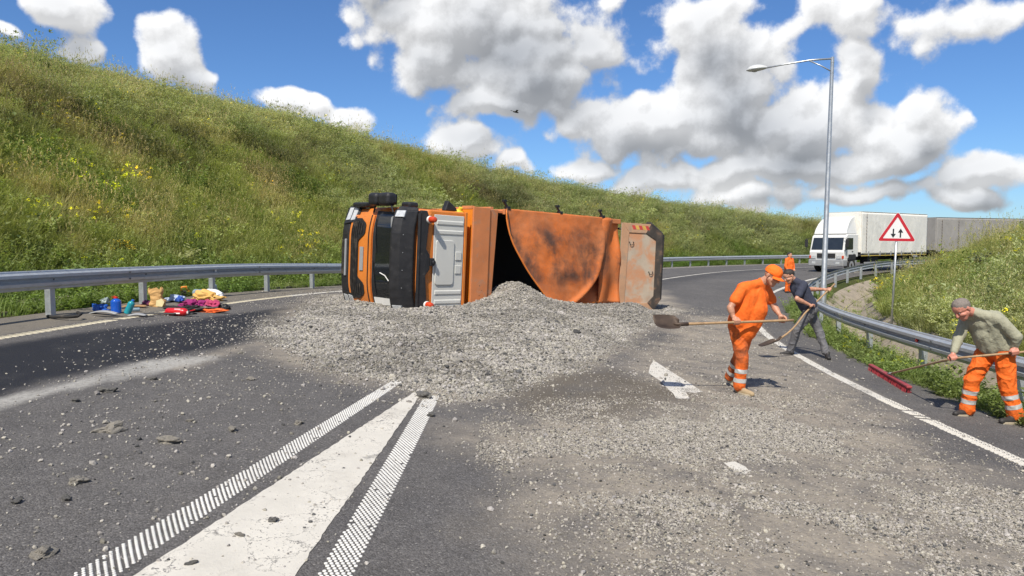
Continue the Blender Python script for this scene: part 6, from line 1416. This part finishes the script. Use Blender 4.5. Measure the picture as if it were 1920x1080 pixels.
MB().box((-.05, -.04, 0), (.05, .04, .10)).build('base', BLACKP, o, bevel=.01); MB().tube([(-.05, 0, .10), (-.045, 0, .18), (.05, 0, .19), (.08, 0, .10)], .024, 8).build('guard_hoop', BRIGHT, o, smooth=True)
p = gpt(200, 594); tag(MB().tube([(-.25, .02, .012), (.0, -.05, .012), (.3, -.04, .012), (.55, .03, .012), (.8, -.01, .012)], .010, 6).build('cable', BLACKP, None, smooth=True), 'thin black cable lying along the edge line below the bottles', 'cable').location = p

# ------------------------------------------------------------------ clods and larger stones scattered on the near lane
CLOD = M('clod_grey', (.26, .24, .205), .95, 0, .35, 9, .8, 30); CLODD = M('clod_dark', (.14, .135, .125), .95, 0, .3, 9, .8, 30)
clods = [rock_mesh('clod', 40 + i, 3, .42, .65, CLOD) for i in range(4)] + [rock_mesh('clod', 50 + i, 3, .5, .6, CLODD) for i in range(2)]
for (u, v, s, k, lb) in [(206, 808, .165, 0, 'largest flat grey clod lying alone on the near lane at far left'), (318, 830, .14, 1, 'knobbly grey clod lying right of the largest flat clod'), (436, 808, .10, 2, 'grey clod lying alone left of the raised dot line'),
        (148, 905, .12, 3, 'low crumbled grey clod at the left edge, level with the middle of the dot line'), (82, 1038, .11, 0, 'crumbly grey clod in the bottom left corner of the road'), (200, 735, .12, 4, 'dark clod lying just below the pale dust streak at left'),
        (142, 753, .08, 5, 'small dark clod left of the one below the dust streak'), (286, 712, .08, 4, 'dark clod lying on the edge of the pale dust streak'), (32, 943, .06, 5, 'small dark clod at the far left edge of the road'), (124, 936, .06, 4, 'dark clod right of the small one at the left edge'),
        (356, 790, .05, 1, 'small grey clod above the knobbly clod on the near lane'), (470, 712, .10, 3, 'grey clod lying off the left foot of the gravel heap'), (638, 718, .09, 0, 'pale grey clod at the lower left foot of the gravel heap'),
        (795, 745, .16, 4, 'large dark clod lying at the tip of the white wedge'), (808, 780, .09, 5, 'dark clod lying on the right raised dot line'), (560, 795, .10, 3, 'grey clod lying on the left raised dot line'), (512, 978, .06, 5, 'dark stone lying on the middle of the white wedge'), (450, 1005, .05, 1, 'grey stone lying on the wedge left of the dark one'), (360, 1058, .045, 4, 'small dark stone on the broad near end of the wedge')]:
    p = gpt(u, v); o = inst('clod', clods[k], None, p + Vector((0, 0, s * .13)), (0, 0, random.uniform(0, 6)), (s * 1.25, s, s))
    tag(o, lb, 'clod', 'clods scattered on the near lane')
p = gpt(1190, 578); o = inst('clod', clods[5], None, p + Vector((0, 0, .22)), (0, .3, .5), (.55, .5, .9)); tag(o, 'large dark damp clod leaning below the open tailgate', 'clod')

for md in SCATTERS: md.show_viewport = True
